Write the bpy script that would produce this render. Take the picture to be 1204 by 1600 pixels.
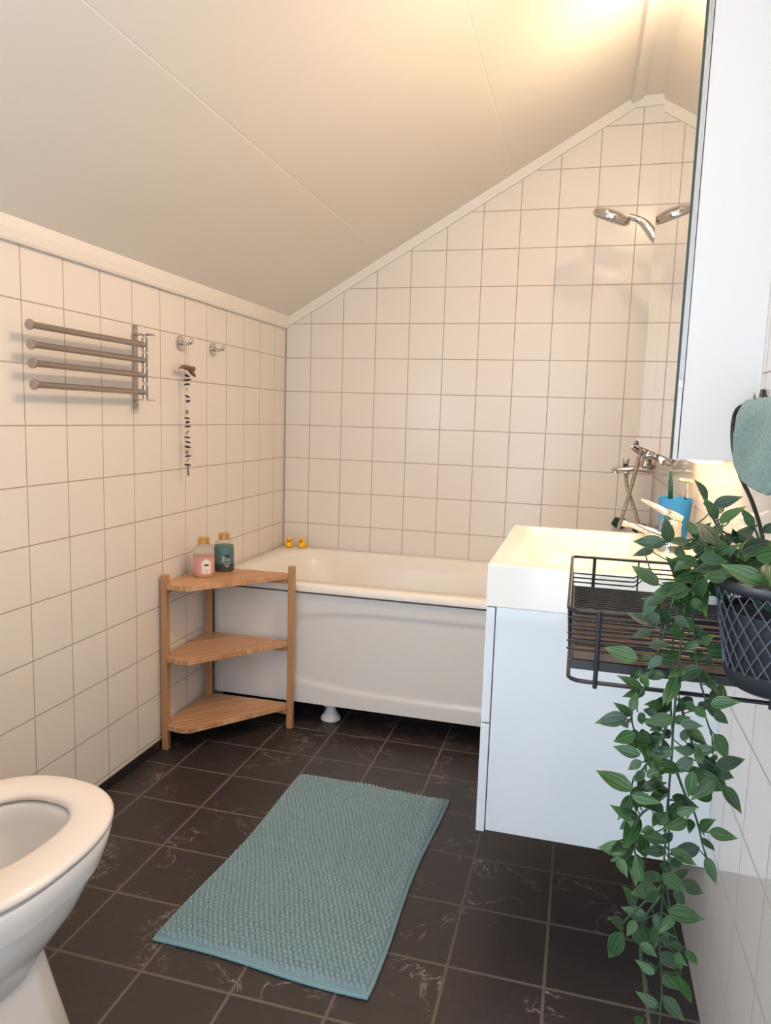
import bpy, bmesh, math, random
import numpy as np
from mathutils import Vector, Matrix, Euler
random.seed(7)
rng = np.random.default_rng(7)
for o in list(bpy.data.objects): bpy.data.objects.remove(o)
sc = bpy.context.scene
COL = sc.collection
PI = math.pi

# ---------------------------------------------------------------- camera
cd = bpy.data.cameras.new('camera'); cam = bpy.data.objects.new('camera', cd); COL.objects.link(cam)
cam.location = (1.31883, -3.12819, 1.14447)
cam.rotation_euler = (1.44065, -0.03079, 0.26263)
cd.sensor_fit = 'HORIZONTAL'; cd.sensor_width = 36.0
cd.lens = 1137.35 / 1204 * 36.0
cd.clip_start = 0.02
sc.camera = cam

# ---------------------------------------------------------------- light and exposure
sc.view_settings.view_transform = 'Standard'; sc.view_settings.look = 'None'
sc.view_settings.gamma = 1.0; sc.view_settings.use_curve_mapping = False
sc.view_settings.exposure = 0.33
world = bpy.data.worlds.new('sky'); sc.world = world; world.use_nodes = True
bg = world.node_tree.nodes['Background']
bg.inputs[0].default_value = (0.75, 0.87, 1.0, 1); bg.inputs[1].default_value = 1.5

def area(name, loc, rot, sx, sy, power, color, spread=180):
    l = bpy.data.lights.new(name, 'AREA'); l.shape = 'RECTANGLE'; l.size = sx; l.size_y = sy
    l.energy = power; l.color = color; l.spread = math.radians(spread)
    o = bpy.data.objects.new(name, l); COL.objects.link(o)
    o.location = loc; o.rotation_euler = rot
    return o
def point(name, loc, power, color, r):
    l = bpy.data.lights.new(name, 'POINT'); l.energy = power; l.color = color; l.shadow_soft_size = r
    o = bpy.data.objects.new(name, l); COL.objects.link(o); o.location = loc; return o
# daylight entering by the open glazed doorway in the wall behind the camera
area('doorway_daylight', (0.95, -4.24, 1.02), (math.radians(90), 0, 0), 0.62, 1.85, 13, (0.72, 0.86, 1.0))
# added daylight fill at the left wall behind the camera, no window known there
area('left_daylight_fill', (0.03, -3.45, 1.22), (0, math.radians(-90), 0), 0.48, 0.95, 14, (0.68, 0.84, 1.0))
# warm lamp on top of the mirror cabinet and warm lamp under it
area('cabinet_top_lamp', (1.405, -1.52, 2.10), (0, math.radians(24), 0), 0.05, 0.42, 9.0, (1.0, 0.67, 0.41))
area('cabinet_top_uplight', (1.405, -1.52, 2.125), (math.radians(180), 0, 0), 0.05, 0.42, 0.9, (1.0, 0.74, 0.48))
point('mirror_glow_fill', (1.555, -0.925, 2.16), 5.2, (1.0, 0.77, 0.50), 0.03)  # added point light, stands in for lamp light the mirror throws on the wall
area('cabinet_under_lamp', (1.555, -1.35, 1.072), (0, 0, 0), 0.05, 0.55, 1.0, (1.0, 0.64, 0.27))
# added warm fill light overhead, behind the camera; no lamp seen there
area('warm_room_fill', (1.25, -3.0, 2.28), (0, math.radians(18), 0), 0.3, 0.3, 8, (1.0, 0.72, 0.48))

# ---------------------------------------------------------------- helpers
def mat(name, color=(0.8, 0.8, 0.8), rough=0.5, metal=0.0, spec=0.5, coat=0.0, **kw):
    m = bpy.data.materials.new(name); m.use_nodes = True
    b = m.node_tree.nodes['Principled BSDF']
    b.inputs['Base Color'].default_value = (*color, 1); b.inputs['Roughness'].default_value = rough
    b.inputs['Metallic'].default_value = metal; b.inputs['Specular IOR Level'].default_value = spec
    b.inputs['Coat Weight'].default_value = coat
    for k, v in kw.items(): b.inputs[k.replace('_', ' ')].default_value = v
    return m

class NT:
    def __init__(s, m): s.t = m.node_tree; s.b = s.t.nodes['Principled BSDF']
    def n(s, typ, **kw):
        nd = s.t.nodes.new(typ)
        for k, v in kw.items(): setattr(nd, k, v)
        return nd
    def l(s, a, b): s.t.links.new(a, b)
    def m(s, op, a, b=None, c=None):
        nd = s.n('ShaderNodeMath', operation=op)
        for i, x in enumerate((a, b, c)):
            if x is None: continue
            if isinstance(x, (int, float)): nd.inputs[i].default_value = x
            else: s.l(x, nd.inputs[i])
        return nd.outputs[0]
    def mix(s, fac, a, b):
        nd = s.n('ShaderNodeMix', data_type='RGBA')
        if isinstance(fac, (int, float)): nd.inputs[0].default_value = fac
        else: s.l(fac, nd.inputs[0])
        for i, x in ((6, a), (7, b)):
            if isinstance(x, tuple): nd.inputs[i].default_value = (*x, 1)
            else: s.l(x, nd.inputs[i])
        return nd.outputs[2]
    def noise(s, vec, scale, detail=2, rough=0.5, dist=0.0):
        nd = s.n('ShaderNodeTexNoise'); nd.inputs['Scale'].default_value = scale
        nd.inputs['Detail'].default_value = detail; nd.inputs['Roughness'].default_value = rough
        nd.inputs['Distortion'].default_value = dist
        if vec is not None: s.l(vec, nd.inputs['Vector'])
        return nd
    def pos(s):
        g = s.n('ShaderNodeNewGeometry'); sep = s.n('ShaderNodeSeparateXYZ'); s.l(g.outputs['Position'], sep.inputs[0])
        return g.outputs['Position'], sep.outputs
    def bump(s, h, strength, dist):
        nd = s.n('ShaderNodeBump'); nd.inputs['Strength'].default_value = strength; nd.inputs['Distance'].default_value = dist
        s.l(h, nd.inputs['Height']); s.l(nd.outputs[0], s.b.inputs['Normal'])
    def line(s, coord, off, pitch, hw):
        # 1 inside the grout line, 0 on the tile
        u = s.m('FRACT', s.m('DIVIDE', s.m('SUBTRACT', coord, off - pitch * 40.5), pitch))
        d = s.m('MULTIPLY', s.m('ABSOLUTE', s.m('SUBTRACT', u, 0.5)), pitch)
        mr = s.n('ShaderNodeMapRange'); mr.interpolation_type = 'SMOOTHSTEP'
        s.l(d, mr.inputs[0]); mr.inputs[1].default_value = hw * 0.7; mr.inputs[2].default_value = hw * 1.3
        mr.inputs[3].default_value = 1; mr.inputs[4].default_value = 0
        return mr.outputs[0]

def tile_mat(name, axis, off_h, off_z, pitch=0.15, rough=0.22, spec=0.32):
    m = mat(name, rough=rough, spec=spec); t = NT(m)
    P, xyz = t.pos()
    g = t.m('MAXIMUM', t.line(xyz[axis], off_h, pitch, 0.0016), t.line(xyz[2], off_z, pitch, 0.0016))
    t.l(t.mix(g, (0.80, 0.755, 0.71), (0.42, 0.345, 0.30)), t.b.inputs['Base Color'])
    t.l(t.m('ADD', t.m('MULTIPLY', g, 0.6), rough), t.b.inputs['Roughness'])
    nz = t.noise(P, 9, 1)
    h = t.m('ADD', t.m('MULTIPLY', g, -1.0), t.m('MULTIPLY', nz.outputs[0], 1.2))
    t.bump(h, 0.35, 0.0012)
    return m

M = {}
M['tile_back'] = tile_mat('white_wall_tile_back', 0, 0.12235, 1.54556)
M['tile_left'] = tile_mat('white_wall_tile_left', 1, -0.1208, 1.54556)
M['tile_right'] = tile_mat('white_wall_tile_right', 1, -1.755, 1.538, rough=0.06, spec=0.5)
# floor
m = mat('dark_floor_tile', rough=0.42); t = NT(m); P, xyz = t.pos()
g = t.m('MAXIMUM', t.line(xyz[0], 0.1149, 0.2, 0.0032), t.line(xyz[1], -1.13549, 0.2, 0.0032))
cell = t.n('ShaderNodeCombineXYZ')
t.l(t.m('FLOOR', t.m('DIVIDE', t.m('SUBTRACT', xyz[0], 0.1149 - 8), 0.2)), cell.inputs[0])
t.l(t.m('FLOOR', t.m('DIVIDE', t.m('SUBTRACT', xyz[1], -1.13549 - 8), 0.2)), cell.inputs[1])
wn = t.n('ShaderNodeTexWhiteNoise', noise_dimensions='3D'); t.l(cell.outputs[0], wn.inputs['Vector'])
va = t.n('ShaderNodeVectorMath', operation='MULTIPLY_ADD')
t.l(wn.outputs['Color'], va.inputs[0]); va.inputs[1].default_value = (3, 3, 3); t.l(P, va.inputs[2])
n1 = t.noise(va.outputs[0], 7.5, 6, 0.62, 0.6)
n2 = t.noise(va.outputs[0], 5.0, 2, 0.5)
n3 = t.noise(va.outputs[0], 60, 3, 0.6)
ridge = t.m('SUBTRACT', 1.0, t.m('MULTIPLY', t.m('ABSOLUTE', t.m('SUBTRACT', n1.outputs[0], 0.5)), 75.0))
ridge = t.m('MAXIMUM', ridge, 0.0)
mk = t.n('ShaderNodeMapRange'); t.l(n2.outputs[0], mk.inputs[0]); mk.inputs[1].default_value = 0.50; mk.inputs[2].default_value = 0.62
sp = t.n('ShaderNodeMapRange'); t.l(n3.outputs[0], sp.inputs[0]); sp.inputs[1].default_value = 0.36; sp.inputs[2].default_value = 0.60
vein = t.m('MULTIPLY', t.m('MULTIPLY', ridge, mk.outputs[0]), sp.outputs[0])
base = t.mix(n3.outputs[0], (0.029, 0.0225, 0.023), (0.053, 0.0425, 0.043))
c = t.mix(t.m('MULTIPLY', vein, 0.8), base, (0.42, 0.36, 0.34))
t.l(t.mix(g, c, (0.135, 0.115, 0.10)), t.b.inputs['Base Color'])
t.l(t.m('ADD', t.m('MULTIPLY', g, 0.4), 0.40), t.b.inputs['Roughness'])
t.bump(t.m('ADD', t.m('MULTIPLY', g, -1.0), t.m('MULTIPLY', n3.outputs[0], 0.35)), 0.5, 0.0012)
M['floor'] = m
# ceiling boards
m = mat('painted_ceiling_board', rough=0.55); t = NT(m); P, xyz = t.pos()
def near(coord, v, hw):
    mr = t.n('ShaderNodeMapRange'); mr.interpolation_type = 'SMOOTHSTEP'
    t.l(t.m('ABSOLUTE', t.m('SUBTRACT', coord, v)), mr.inputs[0]); mr.inputs[1].default_value = hw * .6; mr.inputs[2].default_value = hw * 1.4
    mr.inputs[3].default_value = 1; mr.inputs[4].default_value = 0
    return mr.outputs[0]
j = t.m('MAXIMUM', near(xyz[0], 0.456, 0.0016), near(xyz[0], 0.985, 0.0016))
def band(a, b): return t.m('MULTIPLY', t.m('GREATER_THAN', xyz[0], a), t.m('LESS_THAN', xyz[0], b))
cj = t.m('MULTIPLY', near(xyz[1], -1.729, 0.0013), band(-1, 0.456))
cj = t.m('MAXIMUM', cj, t.m('MULTIPLY', near(xyz[1], -1.131, 0.0013), band(0.456, 0.985)))
cj = t.m('MAXIMUM', cj, t.m('MULTIPLY', near(xyz[1], -0.545, 0.0013), band(0.985, 1.43)))
cj = t.m('MAXIMUM', cj, t.m('MULTIPLY', near(xyz[1], -2.95, 0.0013), band(-1, 1.43)))
col = t.mix(t.m('MULTIPLY', j, 0.8), (0.86, 0.815, 0.75), (0.95, 0.91, 0.86))
col = t.mix(t.m('MULTIPLY', cj, 0.35), col, (0.93, 0.88, 0.82))
t.l(col, t.b.inputs['Base Color'])
t.bump(t.m('MULTIPLY', t.m('MAXIMUM', j, t.m('MULTIPLY', cj, 0.3)), -1.0), 0.6, 0.001)
M['ceiling'] = m
M['trim'] = mat('white_painted_trim', (0.84, 0.80, 0.75), 0.35)
M['skirt'] = mat('black_skirting_tile', (0.022, 0.02, 0.022), 0.25)
M['acrylic'] = mat('white_acrylic', (0.86, 0.83, 0.78), 0.2, spec=0.35)
M['panel'] = mat('white_tub_panel', (0.80, 0.79, 0.78), 0.22)
M['lacquer'] = mat('white_gloss_lacquer', (0.73, 0.775, 0.82), 0.05, coat=0.5)
M['basin'] = mat('white_cast_basin', (0.87, 0.84, 0.79), 0.16)
M['cabinet'] = mat('white_matt_melamine', (0.80, 0.79, 0.79), 0.38)
M['ceramic'] = mat('white_ceramic', (0.86, 0.85, 0.84), 0.07, coat=0.4)
M['seat'] = mat('white_plastic_seat', (0.86, 0.80, 0.75), 0.2)
M['plastic'] = mat('white_plastic', (0.82, 0.82, 0.82), 0.35)
M['mirror'] = mat('mirror_glass', (0.93, 0.93, 0.92), 0.015, 1.0)
M['glass_edge'] = mat('green_glass_edge', (0.05, 0.09, 0.08), 0.15)
M['alu'] = mat('brushed_aluminium', (0.72, 0.74, 0.76), 0.35, 0.8)
M['chrome'] = mat('polished_chrome', (0.62, 0.60, 0.59), 0.06, 1.0)
M['rubber'] = mat('dark_rubber', (0.03, 0.03, 0.03), 0.5)
M['blackwire'] = mat('black_coated_wire', (0.012, 0.013, 0.017), 0.38)
M['blackpot'] = mat('matt_black_pot', (0.016, 0.018, 0.023), 0.42)
M['latt'] = mat('dark_grey_wire_lattice', (0.085, 0.10, 0.125), 0.4, 0.3)
M['soil'] = mat('dark_moss', (0.03, 0.028, 0.02), 0.9)
M['yellow'] = mat('yellow_rubber', (0.95, 0.58, 0.02), 0.28)
M['orange'] = mat('orange_beak', (0.80, 0.14, 0.01), 0.35)
M['black'] = mat('black_paint', (0.01, 0.01, 0.01), 0.4)
M['green'] = mat('dark_green_plastic', (0.004, 0.045, 0.028), 0.3)
M['green2'] = mat('bright_green_plastic', (0.01, 0.22, 0.09), 0.3)
M['teal'] = mat('teal_toothbrush_plastic', (0.01, 0.07, 0.065), 0.3)
M['blue'] = mat('sky_blue_plastic', (0.02, 0.23, 0.62), 0.28)
M['gold'] = mat('gold_cap', (0.74, 0.46, 0.16), 0.28, 0.75)
M['string'] = mat('beige_string', (0.55, 0.42, 0.28), 0.8)
M['nylon'] = mat('clear_thread', (0.62, 0.60, 0.60), 0.4)
M['drift'] = mat('driftwood', (0.20, 0.12, 0.08), 0.8)
M['stone'] = mat('dark_blue_stone', (0.02, 0.022, 0.05), 0.35)
M['shell'] = mat('mottled_shell', (0.30, 0.27, 0.18), 0.5)
M['paper'] = mat('cream_label_paper', (0.85, 0.80, 0.74), 0.6)
M['pinkpaste'] = mat('peach_bath_salt', (0.80, 0.42, 0.22), 0.6)
M['stem'] = mat('dark_green_stem', (0.018, 0.055, 0.028), 0.5)
# bottle glass
m = mat('clear_bottle_plastic', (0.93, 0.93, 0.92), 0.06); NT(m).b.inputs['Transmission Weight'].default_value = 0.95; NT(m).b.inputs['IOR'].default_value = 1.12
M['clear'] = m
# brushed steel
m = mat('brushed_stainless_steel', (0.42, 0.365, 0.33), 0.28, 1.0); M['steel'] = m; M['groove'] = mat('dark_groove', (0.06, 0.055, 0.05), 0.3, 0.6)
# bamboo, grain along the shelf diagonal
def wood(name, c1, c2, ang, scale, edge=False):
    m = mat(name, rough=0.38); t = NT(m); P, xyz = t.pos()
    mp = t.n('ShaderNodeMapping'); mp.inputs['Rotation'].default_value = (0, 0, math.radians(ang)); t.l(P, mp.inputs[0])
    mp2 = t.n('ShaderNodeMapping'); mp2.inputs['Scale'].default_value = (scale, scale * 0.03, scale * 0.03 if not edge else scale*0.05); t.l(mp.outputs[0], mp2.inputs[0])
    n = t.noise(mp2.outputs[0], 1.0, 3, 0.6); n_ = t.noise(mp2.outputs[0], 0.25, 1, 0.5)
    f = t.n('ShaderNodeMapRange'); t.l(n.outputs[0], f.inputs[0]); f.inputs[1].default_value = 0.35; f.inputs[2].default_value = 0.65
    f2 = t.n('ShaderNodeMapRange'); t.l(n_.outputs[0], f2.inputs[0]); f2.inputs[1].default_value = 0.4; f2.inputs[2].default_value = 0.6
    c = t.mix(f.outputs[0], c1, c2)
    c = t.mix(t.m('MULTIPLY', f2.outputs[0], 0.35), c, c1)
    t.l(c, t.b.inputs['Base Color']); t.bump(n.outputs[0], 0.08, 0.0005)
    return m
M['bamboo'] = wood('bamboo_board', (0.44, 0.225, 0.105), (0.74, 0.45, 0.26), 45, 210)
def legwood(name, c1, c2):
    m = mat(name, rough=0.4); t = NT(m); P, xyz = t.pos()
    mp2 = t.n('ShaderNodeMapping'); mp2.inputs['Scale'].default_value = (220, 220, 6); t.l(P, mp2.inputs[0])
    n = t.noise(mp2.outputs[0], 1.0, 3, 0.6)
    t.l(t.mix(n.outputs[0], c1, c2), t.b.inputs['Base Color'])
    return m
M['bamboo_leg'] = legwood('bamboo_leg', (0.40, 0.20, 0.09), (0.62, 0.35, 0.18))
M['walnut'] = wood('walnut_board', (0.055, 0.028, 0.016), (0.135, 0.072, 0.043), 90, 90)
# fabric
def fabric(name, c1, c2, sc_, bump, d):
    m = mat(name, rough=0.9); t = NT(m); P, xyz = t.pos()
    n = t.noise(P, sc_, 3, 0.6); n2 = t.noise(P, 6, 3, 0.6)
    c = t.mix(n.outputs[0], c1, c2); c = t.mix(t.m('MULTIPLY', n2.outputs[0], 0.3), c, c1)
    t.l(c, t.b.inputs['Base Color']); t.bump(n.outputs[0], bump, d)
    t.b.inputs['Sheen Weight'].default_value = 0.25
    return m
M['mat'] = fabric('aqua_chenille', (0.15, 0.25, 0.285), (0.33, 0.46, 0.49), 150, 0.6, 0.001)
M['hem'] = fabric('aqua_hem_tape', (0.17, 0.32, 0.37), (0.21, 0.37, 0.42), 500, 0.2, 0.0005)
m = fabric('teal_terry_cloth', (0.10, 0.21, 0.20), (0.27, 0.43, 0.41), 130, 0.9, 0.003); M['towel'] = m
t = NT(m); nn = [n for n in m.node_tree.nodes if n.type == 'TEX_NOISE'][0]
mp = t.n('ShaderNodeMapping'); mp.inputs['Scale'].default_value = (1.6, 3.2, 0.9); t.l(t.n('ShaderNodeNewGeometry').outputs['Position'], mp.inputs[0]); t.l(mp.outputs[0], nn.inputs['Vector'])
# leaf: uv-driven veins and a paler margin
m = mat('green_leaf', rough=0.42); t = NT(m)
uv = t.n('ShaderNodeUVMap'); sep = t.n('ShaderNodeSeparateXYZ'); t.l(uv.outputs[0], sep.inputs[0])
v = t.m('ABSOLUTE', t.m('SUBTRACT', sep.outputs[1], 0.5))
st = t.m('MULTIPLY', t.m('ADD', t.m('SINE', t.m('MULTIPLY', v, 27.0)), 1.0), 0.5)
mr = t.n('ShaderNodeMapRange'); t.l(v, mr.inputs[0]); mr.inputs[1].default_value = 0.45; mr.inputs[2].default_value = 0.5
mt = t.n('ShaderNodeMapRange'); t.l(sep.outputs[0], mt.inputs[0]); mt.inputs[1].default_value = 0.75; mt.inputs[2].default_value = 1.0
at = t.n('ShaderNodeAttribute'); at.attribute_name = 'tone'
c = t.mix(st, (0.014, 0.050, 0.013), (0.038, 0.106, 0.028))
c = t.mix(at.outputs['Fac'], c, (0.009, 0.030, 0.016))
edge = t.m('MAXIMUM', t.m('MULTIPLY', mr.outputs[0], 0.6), t.m('MULTIPLY', mt.outputs[0], 0.45))
c = t.mix(edge, c, (0.13, 0.26, 0.03))
t.l(c, t.b.inputs['Base Color']); t.bump(st, 0.4, 0.0006)
M['leaf'] = m
# pink patterned wrap
m = mat('pink_patterned_wrap', rough=0.4); t = NT(m)
uv = t.n('ShaderNodeUVMap'); sep = t.n('ShaderNodeSeparateXYZ'); t.l(uv.outputs[0], sep.inputs[0])
def fr(c, k): return t.m('SUBTRACT', t.m('FRACT', t.m('MULTIPLY', c, k)), 0.5)
fx, fy = fr(sep.outputs[0], 16.0), fr(sep.outputs[1], 4.5)
r = t.m('SQRT', t.m('ADD', t.m('MULTIPLY', fx, fx), t.m('MULTIPLY', fy, fy)))
ring = t.m('LESS_THAN', t.m('ABSOLUTE', t.m('SUBTRACT', r, 0.30)), 0.08)
dot = t.m('GREATER_THAN', r, 0.58)
c = t.mix(t.m('MAXIMUM', ring, dot), (0.80, 0.50, 0.48), (0.55, 0.05, 0.10))
inner = t.m('LESS_THAN', r, 0.22)
c = t.mix(inner, c, (0.86, 0.70, 0.66))
t.l(c, t.b.inputs['Base Color']); M['wrap'] = m
m = mat('teal_bath_salt', rough=0.35); t = NT(m); P, xyz = t.pos()
n = t.noise(P, 160, 2, 0.6); mr = t.n('ShaderNodeMapRange'); t.l(xyz[2], mr.inputs[0])
mr.inputs[1].default_value = 0.605; mr.inputs[2].default_value = 0.612
c = t.mix(n.outputs[0], (0.015, 0.10, 0.115), (0.09, 0.28, 0.28)); c = t.mix(mr.outputs[0], (0.008, 0.03, 0.035), c)
t.l(c, t.b.inputs['Base Color']); M['tealsalt'] = m
# ribbed hose
m = mat('ribbed_metal_hose', (0.62, 0.56, 0.50), 0.25, 1.0); t = NT(m); P, xyz = t.pos()
w = t.m('SINE', t.m('MULTIPLY', xyz[2], 1300.0)); t.bump(w, 0.8, 0.0015)
t.l(t.mix(t.m('MULTIPLY', t.m('ADD', w, 1.0), 0.5), (0.30, 0.27, 0.25), (0.85, 0.80, 0.75)), t.b.inputs['Base Color']); M['hose'] = m

# ---- mesh building (world coordinates in, object-local meshes out)
WLOC = {}
def mesh_obj(name, verts, faces, material, parent=None, smooth=False, loc=None, uvs=None, auto=None, flip=False):
    vs = np.array(verts, float)
    if parent is not None: base = np.array(WLOC[parent.name_full if False else parent.name])
    elif loc is not None: base = np.array(loc, float)
    else: base = np.array([(vs[:, 0].min() + vs[:, 0].max()) / 2, (vs[:, 1].min() + vs[:, 1].max()) / 2, vs[:, 2].min()])
    me = bpy.data.meshes.new(name)
    me.from_pydata([tuple(v) for v in vs - base], [], [tuple(f) for f in faces])
    bm = bmesh.new(); bm.from_mesh(me)
    if uvs is None: bmesh.ops.recalc_face_normals(bm, faces=bm.faces)
    bm.to_mesh(me); bm.free()
    if uvs is not None:
        ul = me.uv_layers.new(name='UVMap')
        for p in me.polygons:
            for li in p.loop_indices: ul.data[li].uv = uvs[me.loops[li].vertex_index]
    if smooth:
        me.polygons.foreach_set('use_smooth', [True] * len(me.polygons))
        if auto is not None: me.set_sharp_from_angle(angle=math.radians(auto))
    me.materials.append(material)
    o = bpy.data.objects.new(name, me); COL.objects.link(o)
    if parent is not None:
        o.parent = parent; o.location = (0, 0, 0); WLOC[o.name] = tuple(base)
    else:
        o.location = tuple(base); WLOC[o.name] = tuple(base)
    return o

class G:
    """collects geometry of one mesh"""
    def __init__(s): s.v = []; s.f = []; s.uv = []
    def add(s, v, f):
        k = len(s.v); s.v += [tuple(map(float, q)) for q in v]; s.f += [tuple(i + k for i in q) for q in f]; return s
    def box(s, a, b, bev=0.0, seg=2):
        bm = bmesh.new(); bmesh.ops.create_cube(bm, size=1)
        c = [(a[i] + b[i]) / 2 for i in range(3)]; d = [abs(b[i] - a[i]) for i in range(3)]
        for v in bm.verts: v.co = Vector([c[i] + v.co[i] * d[i] for i in range(3)])
        if bev > 0: bmesh.ops.bevel(bm, geom=list(bm.edges), offset=min(bev, min(d) * .49), segments=seg, profile=0.5, affect='EDGES')
        s._bm(bm); return s
    def _bm(s, bm):
        bm.verts.index_update(); s.add([v.co for v in bm.verts], [[v.index for v in f.verts] for f in bm.faces]); bm.free()
    def prism(s, poly, axis, a, b, bev=0.0):
        """poly: 2D outline in the other two axes (in xyz order) extruded along axis from a to b"""
        def P(p, h):
            q = list(p); q.insert(axis, h); return q
        bm = bmesh.new()
        lo = [bm.verts.new(P(p, a)) for p in poly]; hi = [bm.verts.new(P(p, b)) for p in poly]
        n = len(poly); bm.faces.new(lo); bm.faces.new(hi)
        for i in range(n): bm.faces.new([lo[i], lo[(i + 1) % n], hi[(i + 1) % n], hi[i]])
        bmesh.ops.recalc_face_normals(bm, faces=bm.faces)
        if bev > 0: bmesh.ops.bevel(bm, geom=list(bm.edges), offset=bev, segments=2, profile=0.5, affect='EDGES')
        s._bm(bm); return s
    def loft(s, rings, cap0=True, cap1=True):
        n = len(rings[0]); v = [p for r in rings for p in r]; f = []
        for k in range(len(rings) - 1):
            for i in range(n):
                j = (i + 1) % n; f.append((k * n + i, k * n + j, (k + 1) * n + j, (k + 1) * n + i))
        if cap0: f.append(tuple(range(n)))
        if cap1: f.append(tuple((len(rings) - 1) * n + i for i in range(n)))
        return s.add(v, f)
    def lathe(s, prof, c, axis=(0, 0, 1), n=28, cap=True):
        """prof: (radius, height) pairs along axis from point c"""
        A = Vector(axis).normalized(); U = A.orthogonal().normalized(); W = A.cross(U); C = Vector(c)
        rings = [[C + A * h + (U * math.cos(2 * PI * i / n) + W * math.sin(2 * PI * i / n)) * max(r, 1e-5) for i in range(n)] for r, h in prof]
        return s.loft(rings, cap, cap)
    def tube(s, pts, r, n=10, closed=False, sm=0, cap=True, flat=None):
        P = [Vector(p) for p in pts]
        if sm: P = smooth_path(P, sm, closed)
        R = r if hasattr(r, '__len__') else None
        N = len(P); rings = []; U = None
        for i in range(N):
            a = P[(i - 1) % N] if (closed or i > 0) else P[i]; b = P[(i + 1) % N] if (closed or i < N - 1) else P[i]
            T = (b - a).normalized()
            if U is None: U = T.orthogonal().normalized()
            U = (U - T * U.dot(T)).normalized(); W = T.cross(U)
            rr = np.interp(i / (N - 1), np.linspace(0, 1, len(R)), R) if R is not None else r
            rings.append([P[i] + (U * math.cos(2 * PI * k / n) + W * math.sin(2 * PI * k / n)) * rr for k in range(n)])
        if closed: rings.append(rings[0]); cap = False
        return s.loft(rings, cap, cap)
    def ball(s, c, r, n=14, m=9):
        r = r if hasattr(r, '__len__') else (r, r, r)
        rings = []
        for k in range(m + 1):
            t = PI * k / m; st_ = max(math.sin(t), 1e-4)
            rings.append([(c[0] + r[0] * st_ * math.cos(2 * PI * i / n), c[1] + r[1] * st_ * math.sin(2 * PI * i / n), c[2] + r[2] * math.cos(t)) for i in range(n)])
        return s.loft(rings)
    def xf(s, mtx):
        s.v = [tuple(mtx @ Vector(p)) for p in s.v]; return s
    def obj(s, name, material, parent=None, smooth=False, auto=35, loc=None):
        return mesh_obj(name, s.v, s.f, material, parent, smooth, loc, auto=auto)

def smooth_path(P, k, closed=False):
    out = []; N = len(P); rng_ = range(N if closed else N - 1)
    for i in rng_:
        p0 = P[(i - 1) % N] if (closed or i > 0) else P[0] * 2 - P[1]; p1 = P[i]; p2 = P[(i + 1) % N]
        p3 = P[(i + 2) % N] if (closed or i + 2 < N) else P[-1] * 2 - P[-2]
        for j in range(k):
            t = j / k
            out.append(0.5 * ((2 * p1) + (p2 - p0) * t + (2 * p0 - 5 * p1 + 4 * p2 - p3) * t * t + (3 * p1 - p0 - 3 * p2 + p3) * t ** 3))
    if not closed: out.append(P[-1].copy())
    return out
def rrect(x0, x1, y0, y1, r, z, n=8, zf=None):
    out = []
    for cx, cy, a in ((x1 - r, y1 - r, 0), (x0 + r, y1 - r, 90), (x0 + r, y0 + r, 180), (x1 - r, y0 + r, 270)):
        for i in range(n + 1):
            t = math.radians(a + 90 * i / n); out.append((cx + r * math.cos(t), cy + r * math.sin(t), z))
    return out
def thing(name, label, cat, loc, group=None):
    o = bpy.data.objects.new(name, None); COL.objects.link(o); o.empty_display_size = 0.05
    o.location = loc; WLOC[o.name] = tuple(loc); o['label'] = label; o['category'] = cat
    if group: o['group'] = group
    return o
def tag(o, label, cat, group=None):
    o['label'] = label; o['category'] = cat
    if group: o['group'] = group
    return o
def struct(o, label=None):
    o['kind'] = 'structure'
    if label: o['label'] = label
    return o
def plabel(o, s): o['label'] = s; return o

# ================================================================ the room
W = 1.612; Y0 = -4.25; ZS = 1.5655; XR = 1.437; ZF = 2.395; SL = (ZF - ZS) / XR
gable = [(0, 0), (W, 0), (W, ZF), (XR, ZF), (0, ZS)]
struct(G().prism([(p[0], p[1]) for p in gable], 1, 0.0, 0.08).obj('wall_back', M['tile_back'], loc=(0.8, 0, 0)), 'white tiled gable wall behind the bathtub')
# wall behind the camera, with a window opening
wf = G()
wx0, wx1, wz0, wz1 = 0.62, 1.28, 0.0, 1.96
sz = lambda x: min(ZF, ZS + SL * x)
wf.prism([(0, 0), (wx0, 0), (wx0, sz(wx0)), (0, ZS)], 1, Y0 - 0.1, Y0)
wf.prism([(wx1, 0), (W, 0), (W, ZF), (XR, ZF), (wx1, sz(wx1))], 1, Y0 - 0.1, Y0)
zl = min(wz1, sz(wx0)); xm = (wz1 - ZS) / SL
wf.prism([(xm, wz1), (wx1, wz1), (wx1, sz(wx1))], 1, Y0 - 0.1, Y0)
struct(wf.obj('wall_front', M['tile_back']), 'white tiled wall with the doorway, facing the bathtub')
dr = thing('door_1', 'doorway in the wall behind the viewer', 'door', ((wx0 + wx1) / 2, Y0 - 0.05, 0)); del dr['category']; dr['kind'] = 'structure'
g_ = G()
for a, b in (((wx0 - .06, 0), (wx0, wz1 - .06)), ((wx1, 0), (wx1 + .06, wz1 + .06)), ((xm + .06, wz1), (wx1, wz1 + .06))):
    g_.box((a[0], Y0 - .02, a[1]), (b[0], Y0 + .012, b[1]), .004)
g_.obj('door_frame', M['trim'], dr)
struct(G().box((0.0, -2.76, 0), (0.62, -2.66, 0.82), .002).obj('wall_partition', M['lacquer']), 'low white partition behind the toilet cistern')
struct(G().box((-0.1, Y0, -0.05), (0.0, 0.08, ZS)).obj('wall_left', M['tile_left']), 'low white tiled wall under the sloping ceiling')
struct(G().box((W, Y0, -0.05), (W + 0.1, 0.08, ZF)).obj('wall_right', M['tile_right']), 'glossy white tiled wall beside the vanity')
struct(G().box((-0.1, Y0 - .1, -0.06), (W + .1, 0.08, 0.0)).obj('floor', M['floor']), 'dark brown marbled floor tiles')
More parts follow.
